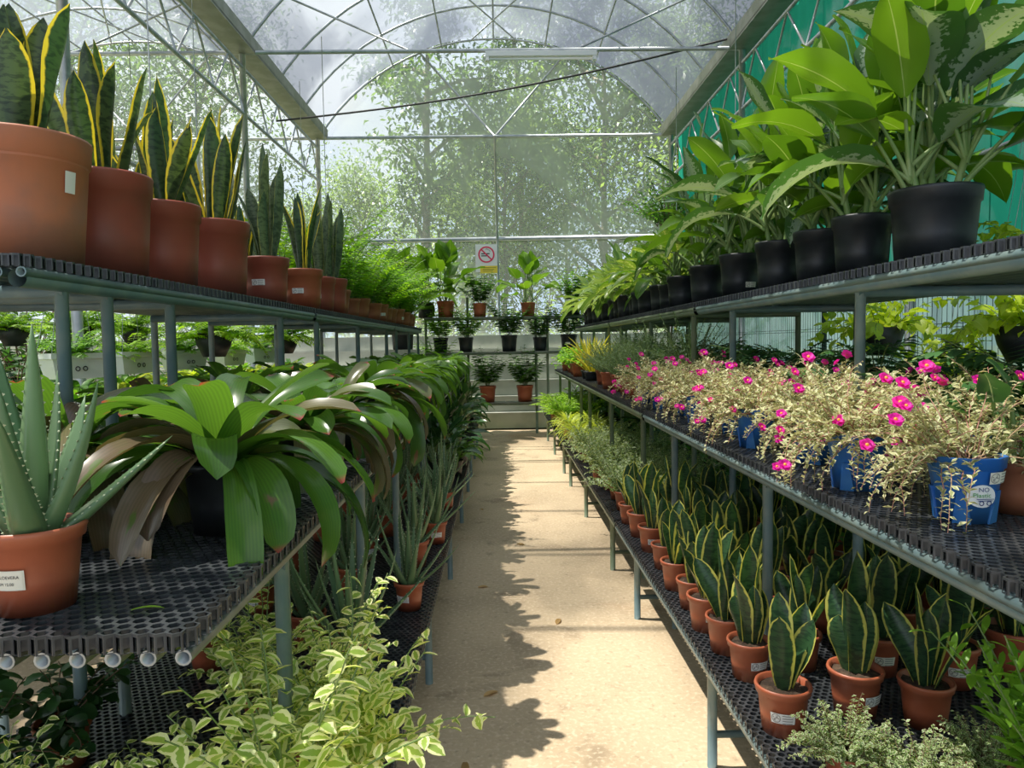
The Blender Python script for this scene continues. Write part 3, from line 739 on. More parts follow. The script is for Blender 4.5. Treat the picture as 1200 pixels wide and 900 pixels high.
GR = [t_snake(130 + i, 7, (.40, .56), .058, [SNAKE_GREY, SNAKE_BIG, SNAKE_GREY][i], .19, .19, [TERRA_RED, TERRA, TERRA_RED][i], LABELW, lean=(76, 88), spread=.18, taper=.8) for i in range(3)]
rown(GR, 'snake_plant', 'plant', 'tall grey green snake plant', 'front row of smaller red pots', [(-1.05, 3.42), (-1.03, 3.98), (-1.03, 4.32), (-1.03, 4.62)], GS, 1.1, .2, .05, 3, ZT)
rown(GR + BS[2:], 'snake_plant', 'plant', 'half hidden snake plant', 'back row of top tier', [(-1.40, 2.1), (-1.40, 2.62), (-1.38, 3.12), (-1.32, 3.55), (-1.3, 3.85), (-1.32, 4.3)], GS, .98, .4, .06, 5, ZT)
PALM = [potparts(.17, .15, TERRA_BROWN, LABELW if i == 0 else None, seed=i) + [part('fronds', frondmesh(200 + i, [FERN, FERN_LIME, FERN][i], 22, .58, .13, 17, .095, .023, (52, 89), (-20, 45)), kind='stuff')] for i in range(3)]
rown(PALM, 'potted_palm', 'plant', 'feathery parlour palm in brown pot', 'front row of palms', line(-1.06, 5.0, 9.0, 11, 4), 'feathery palms on the top tier', 1.05, 3, .12, 2, ZT)
rown(PALM, 'potted_palm', 'plant', 'taller feathery palm in brown pot', 'back row of palms', line(-1.36, 4.7, 8.8, 9, 5), 'feathery palms on the top tier', 1.25, 3, .12, 4, ZT)

# middle tier: aloe and bromeliads
AL0 = t_aloe(300, 11, .31, .052, .135, .118, TERRA, None, 16)
o = place(AL0, 'potted_aloe', 'large aloe in terracotta pot at the near end of the middle tier', 'plant', (-.637, 1.01, ZM), .5, .97, 'potted aloes')
def bend_text(txt, size, d, h, zc, taper, off, a0, mat, name='lettering'):
    cu = bpy.data.curves.new('txt', 'FONT'); cu.body = txt; cu.size = size; cu.align_x = 'LEFT'
    ob = bpy.data.objects.new('txt', cu); col.objects.link(ob); bpy.context.view_layer.update()
    me = bpy.data.meshes.new_from_object(ob); bpy.data.objects.remove(ob)
    for v in me.vertices:
        z = zc + v.co.y; r = d / 2 * (taper + (1 - taper) * z / h) + off; a = a0 + v.co.x / (d / 2 * .9); v.co = (r * cos(a), r * sin(a), z)
    me.materials.clear(); me.materials.append(mat); me.name = name
    return me
lab = obj('price_label', label_mesh(.135, .118, .068, .028, .054, .72, LABEL, -.72), o, (0, 0, .0), label='cream price label of the aloe')
BLANK = solid('cream paper', (.80, .76, .64), .6)
obj('label_paper', label_mesh(.1362, .118, .036, .026, .054, .72, BLANK, -.49), lab)
for i, (t_, s_) in enumerate((('ALOEVERA', .0062), ('RM 12.00', .0058))):
    obj('lettering', bend_text(t_, s_, .1372, .118, .057 - i * .0095, .72, .0008, -pi / 2 - .72 - .03, INK), lab)
BR = [t_brom(310 + i, 38, .345, .064, BROM, BROM_RED, h=.13) for i in range(3)]
BRS = [t_brom(320 + i, 28, .32, .062, BROM_FAR, None) for i in range(2)]
GBR = 'bromeliads on the middle tier'
rown(BR, 'bromeliad', 'plant', 'bronze tinted bromeliad, middle tier', 'aisle row opposite green wall', [(-.53, 1.42), (-.52, 1.98), (-.54, 2.5), (-.53, 3.02)], GBR, 1., 3, .06, 1, ZM)
rown(BR, 'bromeliad', 'plant', 'shaded bromeliad behind the aisle row', 'second row of middle tier', [(-.88, 1.5), (-.95, 2.1), (-.95, 2.75), (-.93, 3.4)], GBR, .98, 3, .06, 2, ZM)
rown(BRS, 'bromeliad', 'plant', 'plain green bromeliad', 'aisle row beyond the bronze ones', line(-.54, 3.5, 5.9, 6, 7), GBR, 1., 3, .08, 3, ZM)
BRF = [t_brom(330 + i, 26, .30, .06, BROM_FAR, None, joined=True) for i in range(2)]
rown(BRF, 'bromeliad', 'plant', 'small green bromeliad', 'far aisle row near the end net', line(-.54, 6.3, 8.8, 7, 8), GBR, 1., 3, .1, 4, ZM)
rown(BRF, 'bromeliad', 'plant', 'small green bromeliad', 'far second row near the end net', line(-.95, 4.0, 8.8, 10, 9), GBR, 1., 3, .1, 6, ZM)

# bottom tier: variegated shrubs, aloes, dark foliage
VA = [potparts(.12, .10, TERRA, None, seed=i) + bushparts(400 + i, VARI, STEMG, 24, .36, 19, .046, .028, OVATE, (35, 88), 45, .085, 4, 2, wander=.6, base_r=.03) for i in range(3)]
for i, (x, y, s_, lb) in enumerate(((-.36, 1.19, 1.12, 'tallest cream edged shrub, in front of the bench leg'), (-.31, 1.42, .98, 'cream edged shrub nearest the aisle on the bottom tier'), (-.41, 1.58, .98, 'cream edged shrub beside the nearest bottom tier aloe'),
                                    (-.585, 1.76, .82, 'cream edged shrub behind the tall ones, its terracotta pot showing'), (-.53, 1.10, .68, 'low cream edged shrub under the grating corner'), (-.70, 1.14, .66, 'low cream edged shrub in the middle of the near patch'),
                                    (-.63, 1.28, .58, 'smallest cream edged shrub behind the low near patch'), (-.88, 1.24, .62, 'low cream edged shrub at the outer end of the near patch'))):
    place(VA[i % 3], 'variegated_shrub', lb, 'plant', (x, y, ZB), i * 1.3, s_, 'cream edged shrubs on the bottom tier')
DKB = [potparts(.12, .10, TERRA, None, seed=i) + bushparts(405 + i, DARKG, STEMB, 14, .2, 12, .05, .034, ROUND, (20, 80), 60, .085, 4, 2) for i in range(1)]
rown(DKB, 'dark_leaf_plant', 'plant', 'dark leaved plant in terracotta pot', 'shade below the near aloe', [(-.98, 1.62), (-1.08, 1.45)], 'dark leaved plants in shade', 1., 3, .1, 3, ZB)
AL = [t_aloe(340 + i, 13, .34, .036, .115, .105, TERRA, [LABELW, None, LABELW][i], 14) for i in range(3)]
GAL = 'potted aloes'
rown(AL, 'potted_aloe', 'plant', 'aloe in terracotta pot', 'aisle row of bottom tier', [(-.42, 2.02), (-.325, 2.55), (-.36, 3.05), (-.305, 3.40), (-.35, 3.72), (-.31, 4.1), (-.36, 4.45)], GAL, 1., .5, .07, 2, ZB)
rown(AL, 'potted_aloe', 'plant', 'shaded aloe in terracotta pot', 'second row of bottom tier', [(-.60, 2.25), (-.56, 2.72), (-.58, 3.15), (-.56, 3.55), (-.58, 3.95), (-.57, 4.35), (-.56, 4.7)], GAL, 1., 2, .07, 3, ZB)
rown(AL, 'potted_aloe', 'plant', 'aloe deep in the shade', 'third row of bottom tier', [(-.85, 2.1), (-.84, 2.55), (-.86, 3.0), (-.85, 3.5), (-.85, 4.0), (-.85, 4.5)], GAL, 1., 2, .07, 4, ZB)
DK = [t_dief(350 + i, 17, (.15, .22), .42, (.08, .16), .15, .13, BLACKPOT, (DARKL,), prof=OVATE, stalk=.04) for i in range(2)]
DKj = [t_dief(356 + i, 20, (.15, .22), .42, (.08, .16), .15, .13, BLACKPOT, (DARKG,), joined=True, prof=OVATE, stalk=.05) for i in range(2)]
GDK = 'dark glossy foliage plants on the bottom tier'
rown(DK, 'glossy_foliage_plant', 'plant', 'dark glossy leaved plant', 'aisle row past the aloes', line(-.40, 4.95, 6.6, 5, 3), GDK, 1.0, 3, .1, 5, ZB)
rown(DKj, 'glossy_foliage_plant', 'plant', 'dark glossy leaved plant', 'far aisle row of bottom tier', line(-.40, 7.0, 8.9, 6, 3), GDK, 1.05, 3, .1, 6, ZB)
rown(DKj, 'glossy_foliage_plant', 'plant', 'dark leafy plant in black pot', 'second row past the aloes', line(-.75, 4.9, 8.8, 10, 4), GDK, 1.1, 3, .1, 7, ZB)
LG = [potparts(.14, .12, BLACKPOT, seed=3) + [part('leaves', strapmesh(360, BROM_FAR, 22, .28, .045, .1, (35, 85), (-90, 0), 2, 7), kind='stuff')]]
rown(LG, 'strap_leaf_plant', 'plant', 'light green strap leaved plant overhanging the aisle', 'low down past the aloes', [(-.30, 5.55), (-.32, 5.15)], 'light strap leaved plants', 1., 3, .1, 7, ZB)

# ------------------------------------------------------------------ bench along the green wall: top tier
DA = t_dief(500, 40, (.27, .37), .47, (.07, .34), .238, .212, BLACKPOT, (DIEF, DIEF_SIL), stalk=.14, nstalk=4, up=10)
DB = [t_dief(501 + i, 28, (.24, .34), .44, (.07, .40), .19, .20, BLACKPOT, (DIEF, DIEF_SIL), [None, LABEL, None][i], stalk=.12, up=10) for i in range(3)]
GDI = 'dumb canes on the top tier'
place(DA, 'dumb_cane', 'largest dumb cane with big glossy leaves in a wide black pot', 'plant', (1.215, 2.06, ZT), .4, 1., GDI)
for i, (x, y, s_, lb) in enumerate([(1.19, 2.42, 1., 'broad leaved dumb cane in black pot just behind the largest one'), (1.19, 2.74, 1., 'dumb cane with silver blotched leaves, third black pot along the top tier'),
                                    (1.16, 3.06, 1.02, 'dumb cane with tall upright leaves, fourth black pot along the top tier'), (1.16, 3.55, 1.05, 'dumb cane with cream price label on its black pot, fifth along'),
                                    (1.15, 4.08, 1.05, 'dumb cane in black pot, sixth along the top tier')]):
    place(DB[[0, 2, 0, 1, 2][i]], 'dumb_cane', lb, 'plant', (x, y, ZT), [.2, 1.4, 2.6, .3, 4.][i], s_, GDI)
rown(DB, 'dumb_cane', 'plant', 'dumb cane half hidden', 'back row of top tier by green wall', [(1.46, 2.55), (1.45, 3.1), (1.45, 3.7), (1.45, 4.3)], GDI, 1., 3, .06, 2, ZT)
DC = [t_dief(510 + i, 18, (.22, .30), .30, (.08, .17), .17, .17, BLACKPOT, (AGLA, DIEF), prof=LANCE, stalk=.06) for i in range(2)]
rown(DC, 'aglaonema', 'plant', 'pale lance leaved plant in black pot', 'front row past the dumb canes', line(1.13, 4.5, 6.1, 6, 3), 'pale lance leaved plants', 1.05, 3, .08, 2, ZT)
DCj = [t_dief(515 + i, 22, (.22, .30), .30, (.08, .17), .17, .17, BLACKPOT, (AGLAJ,), prof=LANCE, stalk=.06, joined=True) for i in range(2)]
rown(DCj, 'aglaonema', 'plant', 'yellowish lance leaved plant in black pot', 'far front row of top tier', line(1.13, 6.4, 9.1, 9, 3), 'pale lance leaved plants', 1.1, 3, .08, 2, ZT)
rown(DCj, 'aglaonema', 'plant', 'yellowish lance leaved plant in black pot', 'far back row of top tier', line(1.45, 4.7, 9.0, 11, 4), 'pale lance leaved plants', 1.2, 3, .08, 3, ZT)

# middle tier: portulaca in blue pots
def flower_mesh(seed):
    r = random.Random(seed); g = G()
    for ly in range(2):
        for k in range(5): g.blade((0, 0, .002 * ly), k * 2 * pi / 5 + ly * .6, 28 + ly * 18 + r.uniform(-8, 8), 2 + ly * 12, .0165 - .003 * ly, .0165, ROUND, 4, 4, .12, wave=.1, ph=r.uniform(0, 6))
    b = len(g.v); g.lathe([(.0045, .002), (.0035, .006), (.0005, .0075)], 8, 1)
    g.v = [(x, y * cos(.9) - z * sin(.9), y * sin(.9) + z * cos(.9)) for (x, y, z) in g.v]   # the blooms lean towards the light of the aisle
    return g.mesh('flower', PETAL, PETALC)
FL = [flower_mesh(i) for i in range(3)]
def bluepot(d, h):
    g = G(); R = d / 2
    g.lathe([(R * .66, .003), (R * .70, 0), (R * .84, h * .62), (R * .88, h * .8), (R * .97, h * .82), (R, h * .98), (R * 1.02, h), (R * .96, h), (R * .93, h * .84), (R * .66, .02)], 10, closed=True)
    for k in range(5):   # tapering ribs round the foot
        a = 2 * pi * k / 5 + .3; c, s_ = cos(a), sin(a); b = len(g.v)
        for (w, z, r) in ((.30, 0, .76), (.13, h * .5, .87)):
            for q in (-1, 1): rr = R * r; g.v.append((rr * cos(a + q * w), rr * sin(a + q * w), z))
        for (w, z, r) in ((.30, 0, .6), (.13, h * .5, .72)):
            for q in (-1, 1): rr = R * r; g.v.append((rr * cos(a + q * w), rr * sin(a + q * w), z))
        for f in ((0, 1, 3, 2), (0, 2, 6, 4), (1, 5, 7, 3), (2, 3, 7, 6)): g.face([b + i for i in f], None, 0, False)
    return g.mesh('pot', BLUEPOT)
BPM = bluepot(.138, .125); BSO = soil_mesh(.128, .125)
PO = []
for i in range(4):
    f, s_, tips = bush(600 + i, CREAM, STEMP, 100 if i < 3 else 80, .21, 30, .020, .0105, ROUND, (-5, 80), 85, .112, 2, 2, base_r=.07, sr=.0011, le=(-10, 70), start=.12, wander=1.3, azr=(0, 6.2832) if i < 3 else (-.1, 4.1))
    pr = [part('pot', BPM), part('soil', BSO), part('foliage', f, kind='stuff'), part('stems', s_, kind='stuff')]
    r = random.Random(700 + i); up = sorted(tips, key=lambda t: -t.z)
    for k in range(15):
        t = up[int(r.random() * len(up) * .75)]; pr.append(part('flower', FL[k % 3], (t.x, t.y, t.z + .010), r.uniform(-.5, .5), r.uniform(.72, 1.08)))
    PO.append(pr)
GPO = 'portulacas in blue pots'
near = place(PO[3], 'portulaca', 'pink portulaca in blue pot with round white sticker and cream label', 'plant', (.886, 1.39, ZM), 0., 1., GPO)
rown(PO[:3], 'portulaca', 'plant', 'pink flowered portulaca in blue pot', 'aisle row of middle tier', [(.83, 1.70), (.89, 2.06), (.83, 2.38), (.88, 2.72), (.84, 3.08), (.88, 3.42), (.84, 3.78)], GPO, 1., .3, .05, 1, ZM)
rown(PO[:3], 'portulaca', 'plant', 'pink flowered portulaca in blue pot', 'second row of middle tier', [(1.09, 1.66), (1.06, 1.95), (1.08, 2.3), (1.05, 2.65), (1.08, 3.0), (1.06, 3.4), (1.06, 3.8)], GPO, 1., 3, .05, 2, ZM)
rown(PO[:3], 'portulaca', 'plant', 'trailing pink flowered portulaca in blue pot', 'the far end of the portulacas', [(.82, 4.12)], GPO, .9, 3, .05, 2, ZM)
# stickers of the nearest blue pot
obj('price_label', label_mesh(.1385, .125, .056, .022, .088, .74, LABEL, .55), near, label='cream price label')
g = G(); n = 20; R0 = .069 * .87; g.v.append((0, 0, 0)); c0 = -pi / 2 - .08; zc = .055
for k in range(n):
    a = 2 * pi * k / n; q = c0 + .026 * cos(a) / R0; g.v.append((0, 0, 0)); g.v[-1] = ((R0 + .0010) * cos(q), (R0 + .0010) * sin(q), zc + .021 * sin(a))
g.v[0] = ((R0 + .0010) * cos(c0), (R0 + .0010) * sin(c0), zc)
for k in range(n): g.face([0, 1 + k, 1 + (k + 1) % n])
st = obj('round_sticker', g.mesh('round_sticker', WHITE), near, label='round white sticker')
GRN = solid('green print', (.08, .35, .08), .5); NAVY = solid('navy print', (.03, .05, .2), .5)
for (t_, s_, z, a, m_) in (('NO', .011, zc + .0085, -.12, NAVY), ('Plastic', .0115, zc - .002, -.27, GRN)):
    obj('lettering', bend_text(t_, s_, .1215, .125, z, 1.0, .0012, c0 + a, m_), st)
g = G()
for sx in (-.007, .007): g.tube([(sx + .004 * cos(a * pi / 5), -R0 - .0022, zc - .0125 + .004 * sin(a * pi / 5)) for a in range(11)], .0008, 4, cap=False)
for q in range(2): g.box(-.016 + q * .003, .016 - q * .003, -R0 - .0026, -R0 - .0016, zc - .0055 - q * .003, zc - .0045 - q * .003)
obj('emblem', g.mesh('emblem', NAVY), st)
# veined plant beside it
VP = potparts(.12, .11, TERRA_BROWN) + t_dief(640, 9, (.10, .14), .55, (.07, .13), .12, .11, TERRA_BROWN, (VEIN,), prof=HEART, stalk=.03)[2:]
place(VP, 'veined_leaf_plant', 'plant with dark pale veined leaves beside the blue pot', 'plant', (1.02, 1.44, ZM), 2.2, .95, None)
# further along the middle tier
FG = [potparts(.14, .12, TERRA, LABELW if i else None, seed=i) + bushparts(650 + i, GREYL, STEMG, 55, .26, 26, .022, .007, SMALL, (40, 88), 35, .1, 2, 1, base_r=.05) for i in range(2)]
rown(FG, 'fine_leaf_herb', 'plant', 'bushy grey green herb in terracotta pot', 'aisle row past the portulacas', line(.83, 4.5, 6.0, 6, 5), 'grey green herbs', 1., 3, .08, 1, ZM)
rown(FG, 'fine_leaf_herb', 'plant', 'tall bushy grey green herb', 'second row past the portulacas', line(1.08, 4.15, 6.3, 7, 6), 'grey green herbs', 1.3, 3, .08, 2, ZM)
YS = [potparts(.13, .07, BLACKPOT, seed=i) + [part('leaves', strapmesh(660 + i, YELLOWL, 34, .34, .018, .05, (50, 88), (10, 75)), kind='stuff')] for i in range(2)]
rown(YS, 'yellow_spiky_plant', 'plant', 'yellow spiky leaved plant in low black pot', 'cluster past the grey herbs', [(.83, 6.6), (.98, 6.75), (.84, 6.95), (1.0, 7.1)], 'yellow spiky plants', 1.1, 3, .08, 2, ZM)
LGB = [potparts(.13, .11, TERRA, seed=i) + bushparts(665 + i, BRIGHTG, STEMG, 26, .22, 12, .045, .028, ROUND, (15, 85), 55, .09, 3, 2) for i in range(2)]
rown(LGB, 'light_green_plant', 'plant', 'light green bushy plant in terracotta pot', 'far end of middle tier', [(.80, 7.4), (.82, 7.9), (.84, 8.4), (.82, 8.9), (1.05, 7.7), (1.05, 8.3)], 'light green bushy plants', 1.15, 3, .08, 2, ZM)
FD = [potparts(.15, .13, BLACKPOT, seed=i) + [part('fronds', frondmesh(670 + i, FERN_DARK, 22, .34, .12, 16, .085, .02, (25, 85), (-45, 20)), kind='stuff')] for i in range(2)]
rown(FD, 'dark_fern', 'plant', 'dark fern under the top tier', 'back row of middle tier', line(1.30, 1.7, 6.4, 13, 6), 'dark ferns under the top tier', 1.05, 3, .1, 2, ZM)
MG = [potparts(.15, .13, BLACKPOT, seed=i) + bushparts(680 + i, MIDG, STEMG, 22, .3, 12, .06, .032, OVATE, (30, 88), 45, .1, 3, 2) for i in range(2)]
place(MG[0], 'leafy_plant', 'leafy green plant at the edge beside the veined plant', 'plant', (1.27, 1.55, ZM), 0, .95)

# bottom tier: rows of snake plants
SN = [t_snake(700 + i, [6, 5, 7, 6, 5, 8][i], (.20, .30), .066, SNAKE, .125, .108, TERRA, [None, LABELW, LABELW, None, LABEL, None][i], lean=(64, 86), spread=.17) for i in range(6)]
GSN = 'small snake plants on the bottom tier'
def snrow(row, pts, seed, sc=1.): rown(SN, 'snake_plant', 'plant', 'yellow edged snake plant, bottom tier', row, pts, GSN, sc, .5, .07, seed, ZB)
snrow('aisle row by green wall', [(.655, 1.69), (.67, 1.97), (.66, 2.14), (.65, 2.31), (.655, 2.50), (.648, 2.70), (.66, 2.95), (.66, 3.2), (.658, 3.45), (.65, 3.7)], 1)
snrow('second row by green wall', [(.86, 1.76), (.83, 2.02), (.84, 2.34), (.83, 2.58), (.84, 2.82), (.835, 3.07), (.84, 3.33), (.83, 3.6)], 2)
snrow('third row by green wall', [(1.0, 1.70), (1.03, 1.98), (1.02, 2.28), (1.01, 2.52), (1.02, 2.78), (1.01, 3.03), (1.015, 3.3), (1.01, 3.58)], 3)
snrow('fourth row by green wall', [(1.19, 1.9), (1.19, 2.16), (1.19, 2.42), (1.19, 2.68), (1.19, 2.95), (1.19, 3.25), (1.19, 3.55)], 4, 1.1)
snrow('hindmost row by green wall', [(1.38, 1.95), (1.38, 2.25), (1.38, 2.6), (1.38, 2.95), (1.38, 3.3)], 5, 1.15)
VW = [potparts(.115, .10, TERRA, None, seed=i) + bushparts(720 + i, VARI_W, STEMG, 36, .22, 18, .030, .015, SMALL, (25, 88), 50, .085, 3, 2, base_r=.04) for i in range(3)]
GVW = 'white edged bushes on the bottom tier'
rown(VW, 'white_edged_bush', 'plant', 'small white edged bush in terracotta pot', 'aisle row past the snake plants', line(.67, 3.98, 5.9, 8, 5), GVW, 1., 3, .08, 1, ZB)
rown(VW, 'white_edged_bush', 'plant', 'small white edged bush in terracotta pot', 'second row past the snake plants', line(.88, 3.9, 5.9, 8, 6), GVW, 1.1, 3, .08, 2, ZB)
rown(VW, 'white_edged_bush', 'plant', 'shaded white edged bush in terracotta pot', 'third row past the snake plants', line(1.1, 3.9, 5.9, 7, 7), GVW, 1.1, 3, .08, 3, ZB)
SPI = [potparts(.115, .10, TERRA, None, seed=i) + [part('leaves', strapmesh(730 + i, SPIDER, 44, .24, .016, .09, (30, 88), (-70, 20)), kind='stuff')] for i in range(2)]
rown(SPI, 'spider_plant', 'plant', 'yellow green spider plant', 'aisle row past the white edged bushes', line(.67, 6.15, 7.5, 6, 5), 'spider plants', 1.05, 3, .08, 1, ZB)
rown(SPI, 'spider_plant', 'plant', 'yellow green spider plant', 'second row past the white edged bushes', line(.9, 6.15, 7.5, 6, 6), 'spider plants', 1.1, 3, .08, 2, ZB)
FBR = [potparts(.12, .10, TERRA, None, seed=i) + [part('fronds', frondmesh(740 + i, FERN_LIME, 30, .27, .09, 16, .06, .013, (35, 88), (-40, 30)), kind='stuff')] for i in range(2)]
rown(FBR, 'bright_fern', 'plant', 'bright green feathery fern', 'aisle row at the far end of bottom tier', line(.68, 7.8, 9.3, 6, 5), 'bright ferns', 1.15, 3, .1, 1, ZB)
rown(FBR, 'bright_fern', 'plant', 'bright green feathery fern', 'second row at the far end of bottom tier', line(.95, 7.8, 9.3, 5, 6), 'bright ferns', 1.2, 3, .1, 2, ZB)
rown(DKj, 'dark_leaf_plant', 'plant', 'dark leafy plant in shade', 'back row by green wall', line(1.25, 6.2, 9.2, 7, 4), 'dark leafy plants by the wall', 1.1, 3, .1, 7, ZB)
# foreground plants on that tier
CR = [potparts(.11, .085, TERRA, None, seed=1) + bushparts(750, VARI_W, STEMB, 110, .125, 26, .014, .010, ROUND, (10, 88), 50, .075, 2, 2, base_r=.05, sr=.001)]
place(CR[0], 'creeping_thyme', 'low cushion of tiny cream edged leaves in front of the snake plants', 'plant', (.70, 1.47, ZB), 0., .85, 'tiny leaved cushions')
place(CR[0], 'creeping_thyme', 'tiny cream leaved cushion in the corner under the olive twigs', 'plant', (.97, 1.44, ZB), 2., .75, 'tiny leaved cushions')
place(CR[0], 'creeping_thyme', 'tiny cream leaved cushion closest to the camera on the bottom tier', 'plant', (.80, 1.38, ZB), 4., .8, 'tiny leaved cushions')
OL = potparts(.13, .12, TERRA, None, seed=1) + bushparts(760, BRIGHTG, STEMG, 18, .34, 18, .062, .018, LANCE, (50, 88), 25, .1, 4, 2, le=(15, 75), sr=.0025)
place(OL, 'olive_sapling', 'bright narrow leaved sapling in the near corner beside the snake plants', 'plant', (.97, 1.27, ZB), 0., 1.)

# ------------------------------------------------------------------ between the bench and the green wall: hanging vines, palms, shrubs
def bowl(d, h, mat, hook=.75):
    g = G(); R = d / 2; g.lathe([(R * .5, .003), (R * .55, 0), (R * .85, h * .5), (R, h), (R * .95, h), (R * .8, h * .55), (R * .5, .02)], 20, closed=True)
    w = G()
    for k in range(3): a = k * 2.094; w.tube([(R * .97 * cos(a), R * .97 * sin(a), h), (0, 0, h + hook)], .0016, 4, cap=False)
    return [part('bowl', g.mesh('bowl', mat)), part('hanger_wires', w.mesh('hanger_wires', GALV))]
HV = [bowl(.24, .15, BLACKPOT) + bushparts(800 + i, LIME, STEMG, 24, .38, 11, .085, .06, HEART, (5, 80), 95, .13, 4, 2, base_r=.08, le=(-50, 20)) for i in range(2)]
GHV = 'lime vines in hanging bowls'
rl = thing('hanging_rail', 'galvanised pipe carrying the lime vines beside the green wall', 'pipe', (2.05, 3, 2.03))
g = G(); g.tube([(0, -1.6, 0), (0, 5.6, 0)], .014, 8); obj('pipe', g.mesh('pipe', GALV), rl)
for y in (1.5, 4.0, 6.4, 8.5): g = G(); g.tube([(0, y - 3, 0), (.0, y - 3, 2.3)], .004, 5); obj('drop_rod', g.mesh('drop_rod', GALV), rl)
for i, (y, lb) in enumerate(((2.85, 'lime leaved vine in black hanging bowl, nearest of three by the green wall'), (3.25, 'lime leaved vine in black hanging bowl, middle of three by the green wall'),
                             (3.95, 'lime leaved vine with its black hanging bowl showing, farthest of three'))):
    place(HV[i % 2], 'hanging_vine', lb, 'plant', (2.05, y, [1.16, 1.02, 1.17][i]), i * 1.7, [.95, .8, 1.0][i], GHV)
place(HV[1], 'hanging_vine', 'lime leaved vine peeping over the top tier beside the largest pot', 'plant', (1.62, 2.28, ZT), 1., .5, GHV)
PALMW = [potparts(.24, .22, BLACKPOT, seed=i) + [part('fronds', frondmesh(810 + i, FERN_DARK, 16, .75, .2, 16, .20, .03, (55, 88), (-20, 40)), kind='stuff')] for i in range(2)]
rown(PALMW, 'floor_palm', 'plant', 'dark floor palm in black pot', 'row standing against the wire fence', [(2.1, 4.3), (2.2, 5.1), (2.1, 5.9), (2.2, 6.8), (2.15, 7.8), (2.1, 8.9)], 'floor palms by the fence', 1., 3, .1, 3, .0)
SHR = [potparts(.26, .24, BLACKPOT, seed=i) + bushparts(820 + i, [DARKG, MIDG, FERN_DARK][i], STEMB, 40, .75, 14, .11, .05, OVATE, (35, 88), 40, .2, 4, 2, base_r=.08, sr=.004) for i in range(3)]
rown(SHR, 'leafy_shrub', 'plant', 'dark leafy shrub on the floor', 'row behind the tiered bench', [(1.85, 2.1), (1.9, 2.75), (1.85, 3.4), (1.95, 4.2), (1.9, 5.0), (1.9, 5.9), (1.9, 6.9), (1.9, 8.0), (1.9, 9.1)], 'shrubs behind the bench', 1., 3, .1, 3, .0)
IVY, IST, _t = bush(830, MIDG, STEMB, 60, 1.3, 26, .12, .07, OVATE, (40, 88), 50, 0, 3, 2, base_r=.3, sr=.006)
place([part('foliage', IVY, kind='stuff'), part('stems', IST, kind='stuff')], 'climbing_vine', 'leafy climber up the green wall beneath the gutter', 'plant', (2.15, 9.4, 2.7), 0, .5)
tag(bpy.data.objects['climbing_vine'], 'leafy climber up the green wall beneath the gutter', 'plant')
for i, o_ in enumerate([G().tube([(0, 0, -5.38), (.1, 0, -2.5), (0, 0, .1)], .03, 6).mesh('trunk', BARK)]): obj('trunk', o_, bpy.data.objects['climbing_vine'])

# ------------------------------------------------------------------ rack at the end of the aisle
rk = thing('end_rack', 'slim two tier steel rack across the end of the aisle', 'rack', (0, 10.3, 0))
for x in (-1.0, -.42, .52, .68, 1.5):
    g = G(); g.tube([(x, 0, 0), (x, 0, 1.9 if x < -.2 or x == 1.5 else 1.6)], .018, 8); obj('post', g.mesh('post', PIPEG), rk)
for z, x0, x1 in ((.42, -.42, .60), (1.12, -1.0, 1.5), (1.6, -1.0, 1.5), (.62, -1.0, -.42)):
    for y in (-.1, .16): g = G(); g.tube([(x0, y, z), (x1, y, z)], .013, 8); obj('rail', g.mesh('rail', PIPEG), rk)
    for k in range(max(1, round((x1 - x0) / .5))):
        q = (x1 - x0) / max(1, round((x1 - x0) / .5)); g = G(); g.box(x0 + k * q + .005, x0 + (k + 1) * q - .005, -.12, .18, z + .012, z + .026); obj('shelf_plate', g.mesh('shelf_plate', GALVD), rk)
g = G(); g.lathe([(.03, 0), (.035, .02), (.02, .05), (.004, .06)], 10, closed=True)
tag(obj('yellow_foot_cap', g.mesh('yellow_foot_cap', YEL), None, (-.42, 10.24, 0.0)), 'small yellow cap at the foot of the end rack', 'cap')
MON = [t_dief(900 + i, 18, (.24, .36), .78, (.2, .5), .22, .2, [BLACKPOT, TERRA][i % 2], (DIEF,), prof=HEART, stalk=.1, up=8) for i in range(2)]
ZZ = [potparts(.20, .19, [BLACKPOT, TERRA, BLACKPOT][i], LABELW if i == 0 else None, taper=.78, seed=i) + [part('fronds', frondmesh(910 + i, [MIDG, MIDG, BRIGHTG][i], 18, .48, .17, 12, .12, .055, (50, 88), (10, 75)), kind='stuff')] for i in range(3)]
